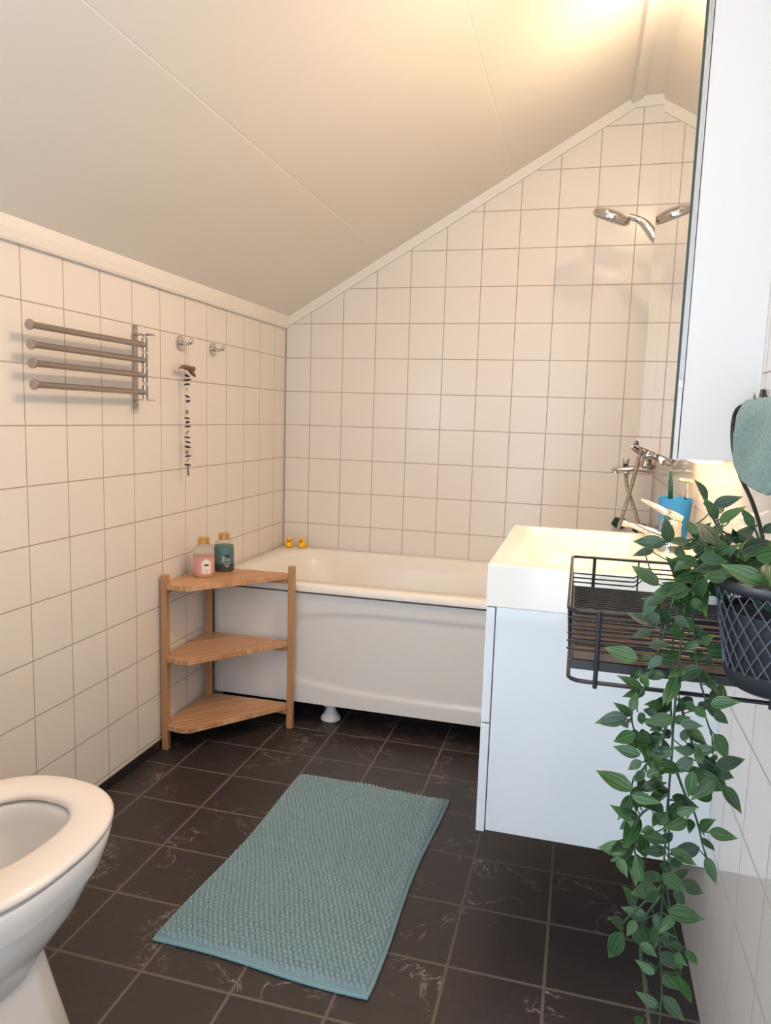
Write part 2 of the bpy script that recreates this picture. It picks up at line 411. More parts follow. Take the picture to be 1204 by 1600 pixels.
struct(G().prism([(-0.1, ZS - SL * .1), (XR, ZF), (W + .1, ZF), (W + .1, ZF + .06), (XR, ZF + .06), (-0.1, ZS - SL * .1 + .07)], 1, Y0 - .1, 0.08).obj('ceiling', M['ceiling']), 'sloping painted ceiling boards rising to a narrow flat strip')
sw = thing('daylight_panel', 'added glowing daylight panel on the left wall behind the viewer', 'light panel', (0.0, -3.45, 0.96)); del sw['category']; sw['kind'] = 'structure'  # framed glowing panel added on the solid wall to go with the fill
g_ = G()
for a, b in (((-3.98, .94), (-3.93, 1.50)), ((-2.97, .94), (-2.92, 1.50)), ((-3.98, .94), (-2.92, .99)), ((-3.98, 1.45), (-2.92, 1.50)), ((-3.465, .96), (-3.435, 1.48))): g_.box((0.001, a[0], a[1]), (.026, b[0], b[1]), .003)
g_.obj('daylight_panel_frame', M['trim'], sw)
pn = mat('glowing_fill_panel', (.8, .85, .9), .2); pb = NT(pn).b; pb.inputs['Emission Color'].default_value = (.74, .87, 1, 1); pb.inputs['Emission Strength'].default_value = 4
G().box((0.002, -3.94, .98), (.008, -2.96, 1.46)).obj('daylight_panel_face', pn, sw)
# skirting of black tiles along the left wall
sk = G(); y = -1.13549 + 1.0
while y > Y0 + 0.2:
    sk.box((0.0005, y - 0.197, 0.0), (0.006, y, 0.034), .001, 1); y -= 0.2
struct(sk.obj('baseboard_left', M['skirt']), 'row of black skirting tiles')
# crown mouldings
struct(G().prism([(0, 1.523), (0.012, 1.523), (0.016, 1.530), (0.020, 1.551), (0.020, ZS + SL * .020), (0, ZS)], 1, Y0, -0.0).obj('trim_1', M['trim']), 'white moulding along the top of the left wall')
def slope_trim(n, yb, yf):
    h = 0.043 
    return struct(G().prism([(0, ZS - h), (XR + .004, ZF - h + .002), (W, ZF - .034), (W, ZF), (XR, ZF), (0, ZS)], 1, yb, yf).obj(n, M['trim']))
slope_trim('trim_2', -0.012, -0.0)['label'] = 'white moulding following the ceiling slope on the back wall'
struct(G().prism([(1.416, sz(1.416)), (1.428, sz(1.416) - .016), (1.438, sz(1.416) - .013), (1.462, ZF - .010), (1.473, ZF), (XR, ZF)], 1, Y0, -0.012).obj('trim_3', M['trim']), 'white moulding where the slope meets the flat ceiling')
struct(G().box((0, -0.006, 0.0), (0.006, 0, 1.523)).obj('trim_4', mat('grey_corner_profile', (.42, .38, .35), .5)), 'grey corner profile between left and back wall')
struct(G().box((W - 0.007, -0.007, 0.0), (W, 0, ZF - .03)).obj('trim_5', mat('beige_corner_profile', (.55, .46, .38), .5)), 'beige corner profile between back and right wall')

# ================================================================ bathtub
tb = thing('bathtub', 'long white bathtub with grey-white front panel along the back wall', 'bathtub', (0.8, -0.36, 0.0))
g_ = G(); n = 8
ZR = 0.537
rings = [rrect(0.008, 1.604, -0.700, -0.006, 0.012, 0.5085, n), rrect(0.008, 1.604, -0.716, -0.006, 0.012, 0.5085, n), rrect(0.008, 1.604, -0.718, -0.006, 0.014, ZR - 0.008, n),
         rrect(0.010, 1.602, -0.712, -0.008, 0.016, ZR - 0.002, n), rrect(0.014, 1.598, -0.704, -0.012, 0.02, ZR, n),
         rrect(0.075, 1.520, -0.650, -0.060, 0.17, ZR - 0.001, n), rrect(0.088, 1.510, -0.640, -0.068, 0.17, ZR - 0.010, n),
         rrect(0.110, 1.500, -0.628, -0.082, 0.17, ZR - 0.06, n), rrect(0.19, 1.470, -0.60, -0.115, 0.16, ZR - 0.22, n),
         rrect(0.28, 1.43, -0.565, -0.15, 0.15, ZR - 0.36, n), rrect(0.36, 1.38, -0.52, -0.20, 0.12, ZR - 0.405, n), rrect(0.6, 1.1, -0.40, -0.32, 0.03, ZR - 0.41, n)]
g_.loft(rings, False, True); g_.obj('tub_shell', M['acrylic'], tb, smooth=True, auto=60)
# front panel with an embossed oval field
NX, NZ = 180, 60; px0, px1, pz0, pz1 = 0.016, 1.600, 0.084, 0.4985
vs = []; cx, cz, ax, az = 0.93, 0.290, 0.695, 0.148
for iz in range(NZ + 1):
    for ix in range(NX + 1):
        x = px0 + (px1 - px0) * ix / NX; z = pz0 + (pz1 - pz0) * iz / NZ
        d = (abs((x - cx) / ax) ** 3.2 + abs((z - cz) / az) ** 3.2) ** (1 / 3.2)
        s = 1 / (1 + math.exp(-(1 - d) * 48)) 
        e = min(x - px0, 0.02); rnd = 0.006 * (1 - min(1, e / 0.02)) ** 2
        yb = -0.700 + 0.0055 * s + rnd + 0.002 * math.sin(PI * (z - pz0) / (pz1 - pz0))
        vs.append((x, yb, z))
fs = [(iz * (NX + 1) + ix, iz * (NX + 1) + ix + 1, (iz + 1) * (NX + 1) + ix + 1, (iz + 1) * (NX + 1) + ix) for iz in range(NZ) for ix in range(NX)]
k = len(vs)
vs += [(px0, -0.680, pz0), (px1, -0.680, pz0), (px1, -0.680, pz1), (px0, -0.680, pz1)]
fs += [tuple([iz * (NX + 1) for iz in range(NZ + 1)] + [k + 3, k]), tuple([ix for ix in range(NX + 1)] + [k + 1, k]), tuple([NZ * (NX + 1) + ix for ix in range(NX + 1)] + [k + 2, k + 3]), (k, k + 1, k + 2, k + 3)]
mesh_obj('front_panel', vs, fs, M['panel'], tb, smooth=True, auto=50)
for fx, fy in ((0.467, -0.625), (1.15, -0.625)):
    f = G().lathe([(0.034, 0), (0.038, 0.004), (0.037, 0.012), (0.031, 0.020), (0.025, 0.026), (0.0255, 0.032), (0.0195, 0.036), (0.0190, 0.105), (0.03, 0.107), (0.03, 0.14)], (fx, fy, 0), n=32).obj('foot', M['plastic'], tb, smooth=True)
    G().lathe([(0.0045, 0), (0.0045, 0.006)], (fx - 0.017, fy - .006, 0.055), (-1, -.2, 0)).box((fx - .026, fy - .012, .051), (fx - .022, fy, .059), .001).obj('foot_screw', M['plastic'], f, smooth=True)

# ================================================================ rubber ducks
def duck(cx, cy, rz, label):
    z = ZR + 0.0005; t = thing('rubber_duck', label, 'toy duck', (cx, cy, z), 'yellow rubber ducks on the tub rim')
    R = Matrix.Translation((cx, cy, z)) @ Matrix.Rotation(rz, 4, 'Z') @ Matrix.Scale(1.32, 4)
    b = G(); rr = []
    for h, r, dy in ((0, .008, 0), (.001, .0115, 0), (.005, .0145, 0), (.010, .0155, .001), (.015, .0140, .001), (.019, .0105, -.001), (.022, .0072, -.002)):
        rr.append([(r * .95 * math.cos(a), r * 1.15 * math.sin(a) * (1 if math.sin(a) < 0 else 1.12) + dy, h) for a in [2 * PI * i / 20 for i in range(20)]])
    b.loft(rr); b.ball((0, .018, .017), (.004, .006, .004))
    b.xf(R).obj('body', M['yellow'], t, smooth=True, auto=80)
    hd = G().ball((0, -.003, .028), (.0095, .0095, .0095), 18, 12).xf(R).obj('head', M['yellow'], t, smooth=True)
    G().ball((0, -.0135, .0255), (.0056, .0055, .0026)).ball((0, -.0130, .0232), (.0042, .0042, .0020)).xf(R).obj('beak', M['orange'], hd, smooth=True)
    for s in (-1, 1):
        G().ball((s * .0048, -.0108, .0305), .0014, 8, 6).xf(R).obj('eye', M['black'], hd, smooth=True)
        G().ball((s * .0145, .004, .0125), (.003, .008, .005)).xf(R).obj('wing', M['yellow'], t, smooth=True)
duck(0.054, -0.058, math.radians(22), 'left yellow rubber duck, nearest the tiled corner')
duck(0.114, -0.050, math.radians(4), 'right yellow rubber duck on the tub rim beside its twin')

# ================================================================ corner shelf
sh = thing('corner_shelf', 'three-tier bamboo corner shelf in front of the bathtub', 'shelf', (0.18, -0.9, 0))
lw = 0.0215
for (lx, ly, lt) in ((0.020, -1.038, 0.605), (0.024, -0.752, 0.565), (0.350, -0.745, 0.605)):
    G().box((lx - lw / 2, ly - lw / 2, 0), (lx + lw / 2, ly + lw / 2, lt), .0015, 1).obj('leg', M['bamboo_leg'], sh)
for zt in (0.577, 0.328, 0.091):
    poly = [(0.0325, -0.741), (0.338, -0.735), (0.3395, -0.762), (0.318, -0.792), (0.118, -1.052), (0.090, -1.062), (0.0325, -1.053), (0.0325, -1.020), (0.0125, -1.020), (0.0125, -0.764), (0.0325, -0.764)]
    s_ = G().prism(poly, 2, zt - 0.017, zt, 0.0008).obj('shelf_board', M['bamboo'], sh)
    G().box((0.012, -1.027, zt - .036), (0.028, -0.763, zt - .0175), .001, 1).obj('support_rail', M['bamboo_leg'], sh)
    G().box((0.036, -0.757, zt - .036), (0.338, -0.741, zt - .0175), .001, 1).obj('support_rail', M['bamboo_leg'], sh)

# ================================================================ bottles
def uvlathe(name, prof, c, mt_, par, a0=0, a1=2 * PI, n=40, thick=None):
    vs, uv, fs = [], [], []; m_ = len(prof); zmin = prof[0][1]; zmax = prof[-1][1]
    for r, h in prof:
        for i in range(n + 1):
            a = a0 + (a1 - a0) * i / n; vs.append((c[0] + r * math.cos(a), c[1] + r * math.sin(a), c[2] + h)); uv.append((i / n, (h - zmin) / (zmax - zmin)))
    for k in range(m_ - 1):
        for i in range(n):
            fs.append((k * (n + 1) + i, k * (n + 1) + i + 1, (k + 1) * (n + 1) + i + 1, (k + 1) * (n + 1) + i))
    return mesh_obj(name, vs, fs, mt_, par, True, uvs=uv)
def patch(name, pts, c, r, mt_, par, up=0.0):
    """a flat shape (u = angle, v = height) laid on a cylinder of radius r"""
    bm = bmesh.new(); f = bm.faces.new([bm.verts.new((p[0], 0, p[1])) for p in pts])
    for i in range(14): 
        x = min(p[0] for p in pts) + (max(p[0] for p in pts) - min(p[0] for p in pts)) * (i + 1) / 15
        bmesh.ops.bisect_plane(bm, geom=list(bm.verts) + list(bm.edges) + list(bm.faces), plane_co=(x, 0, 0), plane_no=(1, 0, 0))
    bm.verts.index_update()
    vs = [(c[0] + r * math.cos(v.co.x), c[1] + r * math.sin(v.co.x), c[2] + v.co.z) for v in bm.verts]
    fs = [[v.index for v in f.verts] for f in bm.faces]; bm.free()
    return mesh_obj(name, vs, fs, mt_, par, True)
def cap(t, c, z):
    pr = [(0.0196, 0)]
    for k in range(4): pr += [(0.0206, .001 + k * .0045), (0.0206, .0035 + k * .0045), (0.0196, .0045 + k * .0045)]
    pr += [(0.0200, .0205), (0.0190, .0218), (0.001, .0220)]
    G().lathe(pr, (c[0], c[1], z), n=40).obj('screw_cap', M['gold'], t, smooth=True, auto=30)
view = lambda c: math.atan2(-3.128 - c[1], 1.319 - c[0])
c = (0.082, -0.893, 0.5775); t = thing('bath_salt_bottle', 'clear bottle with pink patterned label, in front on the top shelf', 'bottle', c)
prof = [(0.001, 0.0), (0.032, 0), (0.0355, 0.004), (0.0360, 0.010), (0.0360, 0.086), (0.0345, 0.097), (0.029, 0.106), (0.0220, 0.111), (0.0185, 0.112), (0.0183, 0.116)]
G().lathe(prof, c, n=48).obj('bottle_body', M['clear'], t, smooth=True, auto=60)
G().lathe([(0.001, .0015), (.0335, .0015), (.0345, .006), (.0345, .064), (.033, .0695), (.001, .0705)], c, n=40).obj('salt', M['pinkpaste'], t, smooth=True)
lb = uvlathe('label_wrap', [(0.0364, 0.0125), (0.0364, 0.0700)], c, M['wrap'], t)
va = view(c); arch = [(-.42, .0140), (.42, .0140), (.42, .044), (.46, .046), (.46, .049), (.42, .053), (.33, .058), (.20, .0615), (.08, .064), (0, .0675), (-.08, .064), (-.20, .0615), (-.33, .058), (-.42, .053), (-.46, .049), (-.46, .046), (-.42, .044)]
ar = patch('white_label', [(va + .25 + p[0], p[1]) for p in arch], c, 0.0367, M['paper'], lb)
patch('logo_bar', [(va + .25 + a, b) for a, b in ((-.22, .041), (.22, .041), (.22, .047), (-.22, .047))], c, .0370, M['black'], lb)
red = mat('red_print', (0.55, 0.16, 0.14), .5)
for (w_, z_) in ((.30, .0285), (.24, .0250), (.20, .0195), (.14, .0175)):
    patch('printed_line', [(va + .25 + a, b) for a, b in ((-w_, z_), (w_, z_), (w_, z_ + .0011), (-w_, z_ + .0011))], c, .0370, red, lb)
cap(t, c, c[2] + .1145)
c = (0.104, -0.786, 0.5775); t = thing('bath_salt_bottle', 'bottle of teal bath salt with gold cap, standing behind', 'bottle', c)
G().lathe(prof[:4] + [(0.0350, 0.080), (0.0340, 0.092)] + prof[6:], c, n=48).obj('bottle_body', M['clear'], t, smooth=True, auto=60)
G().lathe([(0.001, .0015), (.0335, .0015), (.0347, .006), (.0342, .080), (.031, .090), (.022, .093), (.001, .091)], c, n=40).obj('salt', M['tealsalt'], t, smooth=True)
va = view(c); wh = mat('white_print', (.85, .88, .86), .5)
patch('logo_bar', [(va + .30 + a, b) for a, b in ((-.26, .055), (.26, .055), (.26, .062), (-.26, .062))], c, .0362, M['black'], t)
# script lettering: a large R followed by small cursive strokes
scr = G(); cyl = lambda a, h: (c[0] + .0366 * math.cos(va + .1 + a), c[1] + .0366 * math.sin(va + .1 + a), c[2] + h)
scr.tube([cyl(-.30, .034), cyl(-.24, .044), cyl(-.16, .055)], .0006, 6, sm=4)
scr.tube([cyl(-.30, .052), cyl(-.20, .0565), cyl(-.06, .055), cyl(-.08, .050), cyl(-.22, .046)], .0006, 6, sm=4)
scr.tube([cyl(-.22, .046), cyl(-.14, .041), cyl(-.04, .039)], .0006, 6, sm=4)
scr.tube([cyl(-.02 + .045 * i, .042 + (.0045 if i % 2 else 0)) for i in range(12)], .0004, 6, sm=3)
scr.obj('script_lettering', wh, t)
for (w_, z_) in ((.34, .0310), (.26, .0245), (.14, .0200)):
    patch('printed_line', [(va + .30 + a, b) for a, b in ((-w_, z_), (w_, z_), (w_, z_ + .0013), (-w_, z_ + .0013))], c, .0364, wh, t)
cap(t, c, c[2] + .1145)

# ================================================================ towel rail on the left wall
tr = thing('swivel_towel_rail', 'brushed steel towel rail with four swivelling arms on the left wall', 'towel rail', (0.0, -1.19, 1.146))
pl = G().box((0.0, -1.172, 1.146), (0.004, -1.150, 1.394), .0008, 1).obj('wall_plate', M['steel'], tr)
for z in (1.165, 1.378):
    G().lathe([(.0045, 0), (.0045, .0012), (.003, .0018), (.001, .0016)], (.004, -1.161, z), (1, 0, 0), n=16).obj('screw', M['chrome'], pl, smooth=True)
px_, py_ = 0.046, -1.178
for z in (1.3655, 1.172):
    G().box((0.004, -1.180, z - .0015), (px_ + .018, -1.150, z + .0015), .0004, 1).lathe([(.015, -.0015), (.015, .0015)], (px_, py_, z)).obj('bracket', M['steel'], tr)
G().lathe([(.0045, 0), (.0045, .19)], (px_, py_, 1.1735)).obj('pivot_rod', M['steel'], tr, smooth=True)
zs = [1.334, 1.289, 1.245, 1.195]
for i, z in enumerate(zs):
    yl = -1.655 + .003 * i
    arm = G().lathe([(.0085, 0), (.0085, .040)], (px_, py_, z - .020), n=20)
    arm.lathe([(.0082, 0), (.0082, py_ - yl - .007)], (px_, py_ - .004, z), (0.01, -1, 0), n=20).obj('swivel_arm', M['steel'], tr, smooth=True)
    G().lathe([(.0095, 0), (.0125, .002), (.0130, .005), (.0125, .0065), (.001, .007)], (px_ + .004, yl + .006, z), (0, -1, 0), n=24).obj('end_knob', M['steel'], tr, smooth=True)

# ================================================================ robe hooks and the pendant
def hook(y, label):
    z = 1.368; t = thing('robe_hook', label, 'hook', (0.0, y, z), 'chrome robe hooks on the left wall')
    G().lathe([(.0235, 0), (.0240, .002), (.0235, .006), (.021, .0075), (.001, .0085)], (0, y, z), (1, 0, 0), n=32).obj('rosette', M['chrome'], t, smooth=True)
    G().tube([(.006, y, z), (.020, y, z - .002), (.032, y, z - .002), (.042, y, z + .003)], [.007, .006, .0055, .006], 14, sm=5).ball((.044, y, z + .004), (.006, .0105, .0105), 18, 10).obj('peg', M['chrome'], t, smooth=True)
hook(-0.906, 'chrome robe hook with the shell pendant hanging from it')
hook(-0.682, 'empty chrome robe hook to the right of the pendant')
gx, gy = 0.033, -0.913
ga = thing('shell_pendant', 'string pendant of driftwood, dark stones and shells on the left hook', 'wall decoration', (gx, gy, 1.375))
for k_, dy in enumerate((-.018, -.003, .014)):
    G().tube([(gx, gy + dy * .5, 1.364), (gx, gy + dy, 1.290)], .0007, 6).obj('cord', M['string'], ga)
G().tube([(gx, gy - .055, 1.278), (gx, gy - .03, 1.287), (gx, gy, 1.286), (gx + .003, gy + .03, 1.284), (gx, gy + .044, 1.288)], [.001, .006, .0085, .009, .006], 9, sm=4).tube([(gx, gy + .012, 1.282), (gx, gy + .03, 1.272), (gx, gy + .052, 1.262)], [.006, .008, .004], 8, sm=3).obj('driftwood', M['drift'], ga, smooth=True)
G().tube([(gx, gy, 1.282), (gx, gy, 0.945)], .0006, 6).obj('thread', M['nylon'], ga)
G().tube([(gx, gy, .962), (gx + .001, gy + .003, .925)], [.0022, .003, .0035], 8).obj('pendant_stone', M['drift'], ga, smooth=True)
zz = lambda ypx: 1.282 - (ypx - 480) * (1.282 - 0.925) / (1485 - 480)
for yp, kind, w_ in ((543, 's', 1), (580, 's', 1.3), (623, 's', 1.3), (670, 'c', .8), (735, 's', .9), (780, 's', .9), (880, 'r', 1), (940, 's', 1), (977, 's', .9), (1017, 's', .9), (1070, 'c', .8), (1120, 's', .9), (1165, 's', 1.2), (1210, 's', 1), (1258, 'r', 1), (1298, 's', .9), (1335, 'c', .7), (1381, 's', .9)):
    z = zz(yp); q = G().ball((0, 0, 0), (.008 * w_, .0125 * w_, .0030 if kind == 's' else (.0095 if kind == 'r' else .006)), 10, 7)
    if kind != 's': q = G().ball((0, 0, 0), (.004, .006, .007) if kind == 'r' else (.002, .003, .008), 9, 6)
    q.v = [tuple(v_ * (1 + .18 * math.sin(i * 2.3 + yp)) for v_ in p) for i, p in enumerate(q.v)]
    q.xf(Matrix.Translation((gx, gy + random.uniform(-.003, .004), z)) @ Euler((random.uniform(-.35, .35) + (.7 if kind == 'c' else 0), random.uniform(-.2, .2), random.uniform(0, 3))).to_matrix().to_4x4())
    q.obj('stone' if kind == 's' else 'shell', M['stone'] if kind == 's' else M['shell'], ga, smooth=True)

# ================================================================ vanity
VX, VY0, VY1, VZ0, VZ1, VT = 1.148, -1.645, -1.045, 0.262, 0.762, 0.850
va_ = thing('vanity_cabinet', 'glossy white wall-hung vanity cabinet with two drawers', 'vanity cabinet', (1.39, -1.345, VZ0))
G().box((VX + .0225, VY0, VZ0 + .004), (W, VY1, VZ1 - .001), .001, 1).obj('cabinet_body', M['lacquer'], va_)
for z0, z1 in ((VZ0, 0.505), (0.5085, VZ1 - .003)):
    G().box((VX + .002, VY0 - .001, z0), (VX + .0205, VY1, z1), .0015, 2).obj('drawer_front', M['lacquer'], va_)
bs = G()
o_, i_ = 8, 8
rings = [rrect(VX, W, VY0 - .002, VY1 + .002, .004, VZ1, 3), rrect(VX, W, VY0 - .002, VY1 + .002, .004, VT - .003, 3), rrect(VX + .003, W, VY0 + .001, VY1 - .001, .004, VT, 3),
         rrect(VX + .037, 1.475, VY0 + .040, VY1 - .024, .012, VT, 3), rrect(VX + .041, 1.472, VY0 + .044, VY1 - .028, .014, VT - .006, 3),
         rrect(VX + .060, 1.470, VY0 + .050, VY1 - .034, .02, VT - .03, 3), rrect(VX + .110, 1.465, VY0 + .062, VY1 - .045, .03, VT - .052, 3), rrect(VX + .20, 1.455, VY0 + .09, VY1 - .08, .03, VT - .060, 3)]
bs.loft(rings, True, True)
bs.v = [(min(p[0], W), p[1], p[2]) for p in bs.v]
sink = bs.obj('washbasin', M['basin'], None, smooth=True, auto=25); tag(sink, 'white rectangular washbasin slab resting on the glossy vanity cabinet', 'washbasin')
# basin mixer
fx, fy = 1.535, -1.315
fa = thing('basin_mixer', 'chrome lever mixer tap on the washbasin beside the blue cup', 'tap', (fx, fy, VT))
G().lathe([(.028, 0), (.028, .004), (.025, .008), (.0235, .03), (.0225, .055), (.024, .066), (.020, .074), (.010, .079), (.001, .080)], (fx, fy, VT + .0005), n=36).obj('tap_body', M['chrome'], fa, smooth=True, auto=50)
sp_ = G(); rr = []
for q, (x, z, w_, h_) in enumerate(((fx - .005, .030, .020, .012), (fx - .03, .040, .019, .010), (fx - .07, .052, .015, .0075), (fx - .095, .060, .012, .006), (fx - .108, .063, .010, .0055))):
    rr.append([(x + h_ * .3 * math.sin(a), fy + w_ * math.copysign(abs(math.cos(a)) ** .7, math.cos(a)), VT + z + h_ * math.copysign(abs(math.sin(a)) ** .7, math.sin(a))) for a in [2 * PI * i / 20 for i in range(20)]])
sp_.loft(rr).obj('spout', M['chrome'], fa, smooth=True, auto=50)
G().lathe([(.010, 0), (.0105, .004), (.0105, .012), (.009, .014)], (fx - .100, fy, VT + .066), (0, 0, -1), n=24).obj('aerator', M['chrome'], fa, smooth=True, auto=40)
rr = []
for (x, z, w_, h_) in ((fx + .022, .078, .016, .008), (fx + .005, .084, .021, .010), (fx - .02, .096, .019, .008), (fx - .05, .110, .012, .005), (fx - .066, .117, .006, .003), (fx - .072, .120, .002, .0015)):
    rr.append([(x + h_ * .4 * math.sin(a), fy + w_ * math.cos(a), VT + z + h_ * math.sin(a)) for a in [2 * PI * i / 18 for i in range(18)]])
G().loft(rr).obj('lever', M['chrome'], fa, smooth=True, auto=60)
# blue cup and what stands in it
bc = (1.562, -1.135, VT)
cup = G().lathe([(.001, 0), (.031, 0), (.033, .003), (.0415, .104), (.0435, .1075), (.0435, .110), (.0405, .110), (.0395, .104), (.0315, .006), (.001, .005)], (bc[0], bc[1], bc[2] + .0005), n=40).obj('tooth_cup', M['blue'], None, smooth=True, auto=50)
tag(cup, 'sky blue plastic cup behind the basin tap', 'cup')
t = thing('toothbrush', 'dark teal toothbrush leaning in the blue cup', 'toothbrush', (1.562, -1.125, VT + .012))
G().tube([(1.556, -1.108, .866), (1.552, -1.122, .930), (1.548, -1.135, .985), (1.546, -1.140, 1.008)], [.005, .0062, .0064, .0055], 12, sm=5).obj('handle', M['teal'], t, smooth=True)
G().tube([(1.546, -1.140, 1.006), (1.545, -1.142, 1.030)], .0042, 10).obj('neck', M['teal'], t, smooth=True)
t = thing('safety_razor', 'shiny metal razor leaning right in the blue cup', 'razor', (1.577, -1.14, VT + .012))
G().tube([(1.577, -1.140, .866), (1.585, -1.165, .985)], .0042, 12).obj('handle', M['chrome'], t, smooth=True)
G().tube([(1.553, -1.215, 1.014), (1.596, -1.147, 1.006)], .0050, 14).obj('head', M['chrome'], t, smooth=True)
G().tube([(1.584, -1.163, .982), (1.582, -1.170, 1.004)], .0032, 10).obj('collar', M['chrome'], t, smooth=True)

# ================================================================ mirror cabinet
CX, CY0, CY1, CZ0, CZ1 = 1.4735, -1.730, -0.975, 1.085, 2.038
mc = thing('mirror_cabinet', 'tall white mirror cabinet on the right wall above the vanity', 'cabinet', (1.55, -1.35, CZ0))
G().box((CX + .0145, CY0, CZ0), (W, CY1, CZ1), .0008, 1).obj('cabinet_body', M['cabinet'], mc)
for a, b in ((CY0, -1.332), (-1.329, CY1)):
    d = G().box((CX + .004, a, CZ0 - .001), (CX + .0125, b, CZ1), .0006, 1).obj('door', M['cabinet'], mc)
    G().box((CX, a, CZ0 + .0005), (CX + .0038, b, CZ1), .0003, 1).obj('mirror_glass', M['mirror'], d)
    if a == CY0:
        G().box((CX - .0001, a - .0012, CZ0 + .0005), (CX + .0042, a - .0001, CZ1)).obj('glass_edge', M['glass_edge'], d)
        e = G()
        for k in range(4): e.box((CX + .0048 + k * .0021, a - .0025, 1.226), (CX + .0062 + k * .0021, a - .0001, CZ1), .0002, 1)
        e.obj('edge_profile', M['alu'], d)
        cl = G().box((CX + .0045, a - .003, 1.211), (CX + .0125, a - .0001, 1.2245), .0004, 1).obj('clip', M['plastic'], d)
warm = mat('warm_lamp_diffuser', (1, .8, .55), .4); wb = NT(warm).b; wb.inputs['Emission Color'].default_value = (1, .76, .42, 1); wb.inputs['Emission Strength'].default_value = 3
lp = G().box((1.530, -1.63, CZ0 - .010), (1.580, -1.07, CZ0 - .0005), .002, 1).obj('under_lamp', warm, mc)
for yy in (-1.70, -1.38): G().box((1.40, yy - .008, 2.088), (1.54, yy + .008, 2.094), .001, 1).box((1.53, yy - .008, CZ1 + .0005), (1.54, yy + .008, 2.094), .001, 1).obj('lamp_arm', M['chrome'], mc)
G().box((1.385, -1.74, 2.106), (1.425, -1.31, 2.119), .003, 2).obj('top_lamp', M['plastic'], mc)
G().lathe([(.03, 0), (.03, .02), (.02, .03)], (1.555, -1.02, CZ1 + .0005)).obj('mirror_glow_stub', warm, mc)  # glowing stub added near the mirror-glow light, no lamp known here

# ================================================================ shower
sy = -0.33
sm_ = thing('shower_mixer', 'chrome bath and shower mixer on the right wall above the tub end', 'shower mixer', (1.60, sy, 1.03))
G().tube([(1.585, -.20, 1.036), (1.585, -.60, 1.036)], .020, 20).lathe([(.020, 0), (.021, .002), (.021, .008), (.001, .012)], (1.585, -.60, 1.036), (0, -1, 0)).obj('mixer_body', M['chrome'], sm_, smooth=True, auto=50)
for yy in (-.26, -.49):
    G().lathe([(.030, 0), (.029, .008), (.016, .014)], (W, yy, 1.036), (-1, 0, 0)).obj('wall_rosette', M['chrome'], sm_, smooth=True)
kn = G(); pr = 28; A = Vector((-.86, 0, .50)); 
kn.lathe([(.012, 0), (.022, .004), (.023, .008)], (1.548, sy, 1.048), A, 28)
kn.obj('collar', M['chrome'], sm_, smooth=True)
kk = G(); C0 = Vector((1.541, sy, 1.052)); U = A.normalized().orthogonal().normalized(); Wd = A.normalized().cross(U)
rr = []
for h, r0 in ((0, .020), (.004, .0235), (.042, .0225), (.046, .019)):
    rr.append([C0 + A.normalized() * h + (U * math.cos(2 * PI * i / 72) + Wd * math.sin(2 * PI * i / 72)) * (r0 - (.0030 if (i // 4) % 2 else 0)) for i in range(72)])
tk = kk.loft(rr).obj('temperature_knob', M['chrome'], sm_, smooth=True, auto=25)
for i in range(9):
    a = 2 * PI * (i * 8 + 5.5) / 72; d_ = (U * math.cos(a) + Wd * math.sin(a)) * .0207
    G().tube([C0 + A.normalized() * .006 + d_, C0 + A.normalized() * .040 + d_], .0011, 6).obj('grip_groove', M['groove'], tk)
G().lathe([(.024, 0), (.026, .004), (.026, .010), (.022, .016), (.018, .030)], (1.548, sy, .992), (0, 0, 1), 30).ball((1.555, sy, 1.035), (.024, .022, .022), 20, 12).obj('valve_housing', M['chrome'], sm_, smooth=True, auto=50)
rr = []
for (x, z, w_, h_) in ((1.582, .984, .017, .017), (1.555, .984, .022, .015), (1.51, .983, .023, .014), (1.465, .981, .021, .012), (1.442, .979, .016, .009), (1.430, .977, .007, .004)):
    rr.append([(x, sy + w_ * math.cos(a), z + h_ * math.sin(a) * (1 if math.sin(a) > 0 else .8)) for a in [2 * PI * i / 24 for i in range(24)]])
G().loft(rr).lathe([(.011, 0), (.011, .008)], (1.447, sy, .974), (0, 0, -1)).obj('bath_spout', M['chrome'], sm_, smooth=True, auto=60)
dv = G().lathe([(.009, 0), (.009, .010)], (1.480, sy, .992)).obj('diverter_neck', M['rubber'], sm_, smooth=True)
G().lathe([(.0115, 0), (.012, .012), (.0145, .013), (.0145, .016), (.001, .017)], (1.480, sy, 1.0025), n=24).obj('diverter_knob', M['chrome'], sm_, smooth=True, auto=30)
G().lathe([(.012, 0), (.0125, .004), (.009, .014), (.0075, .018)], (1.484, sy, .972), (0, 0, -1), 24).obj('hose_outlet', M['chrome'], sm_, smooth=True, auto=30)
ho = G().tube([(1.484, sy, .958), (1.490, sy, .92), (1.512, sy - .002, .86), (1.534, sy - .004, .80), (1.549, sy - .006, .74), (1.556, sy - .01, .66), (1.546, sy - .02, .60), (1.518, sy - .028, .572), (1.487, sy - .034, .60), (1.468, sy - .036, .66), (1.463, sy - .038, .72), (1.470, sy - .040, .77), (1.492, sy - .042, .87), (1.513, sy - .042, .98), (1.530, sy - .042, 1.10), (1.545, sy - .035, 1.30), (1.562, sy - .025, 1.50), (1.572, sy - .01, 1.62), (1.571, sy, 1.700)], .0068, 12, sm=6).obj('shower_hose', M['hose'], None, smooth=True)
tag(ho, 'ribbed metal shower hose looping from the mixer up to the hand shower', 'shower hose')
t = thing('shower_rail', 'chrome slide rail for the hand shower on the right wall', 'shower rail', (1.59, sy, 1.2))
G().tube([(1.572, sy + .055, 1.22), (1.572, sy + .055, 1.86)], .010, 16).obj('rail', M['chrome'], t, smooth=True)
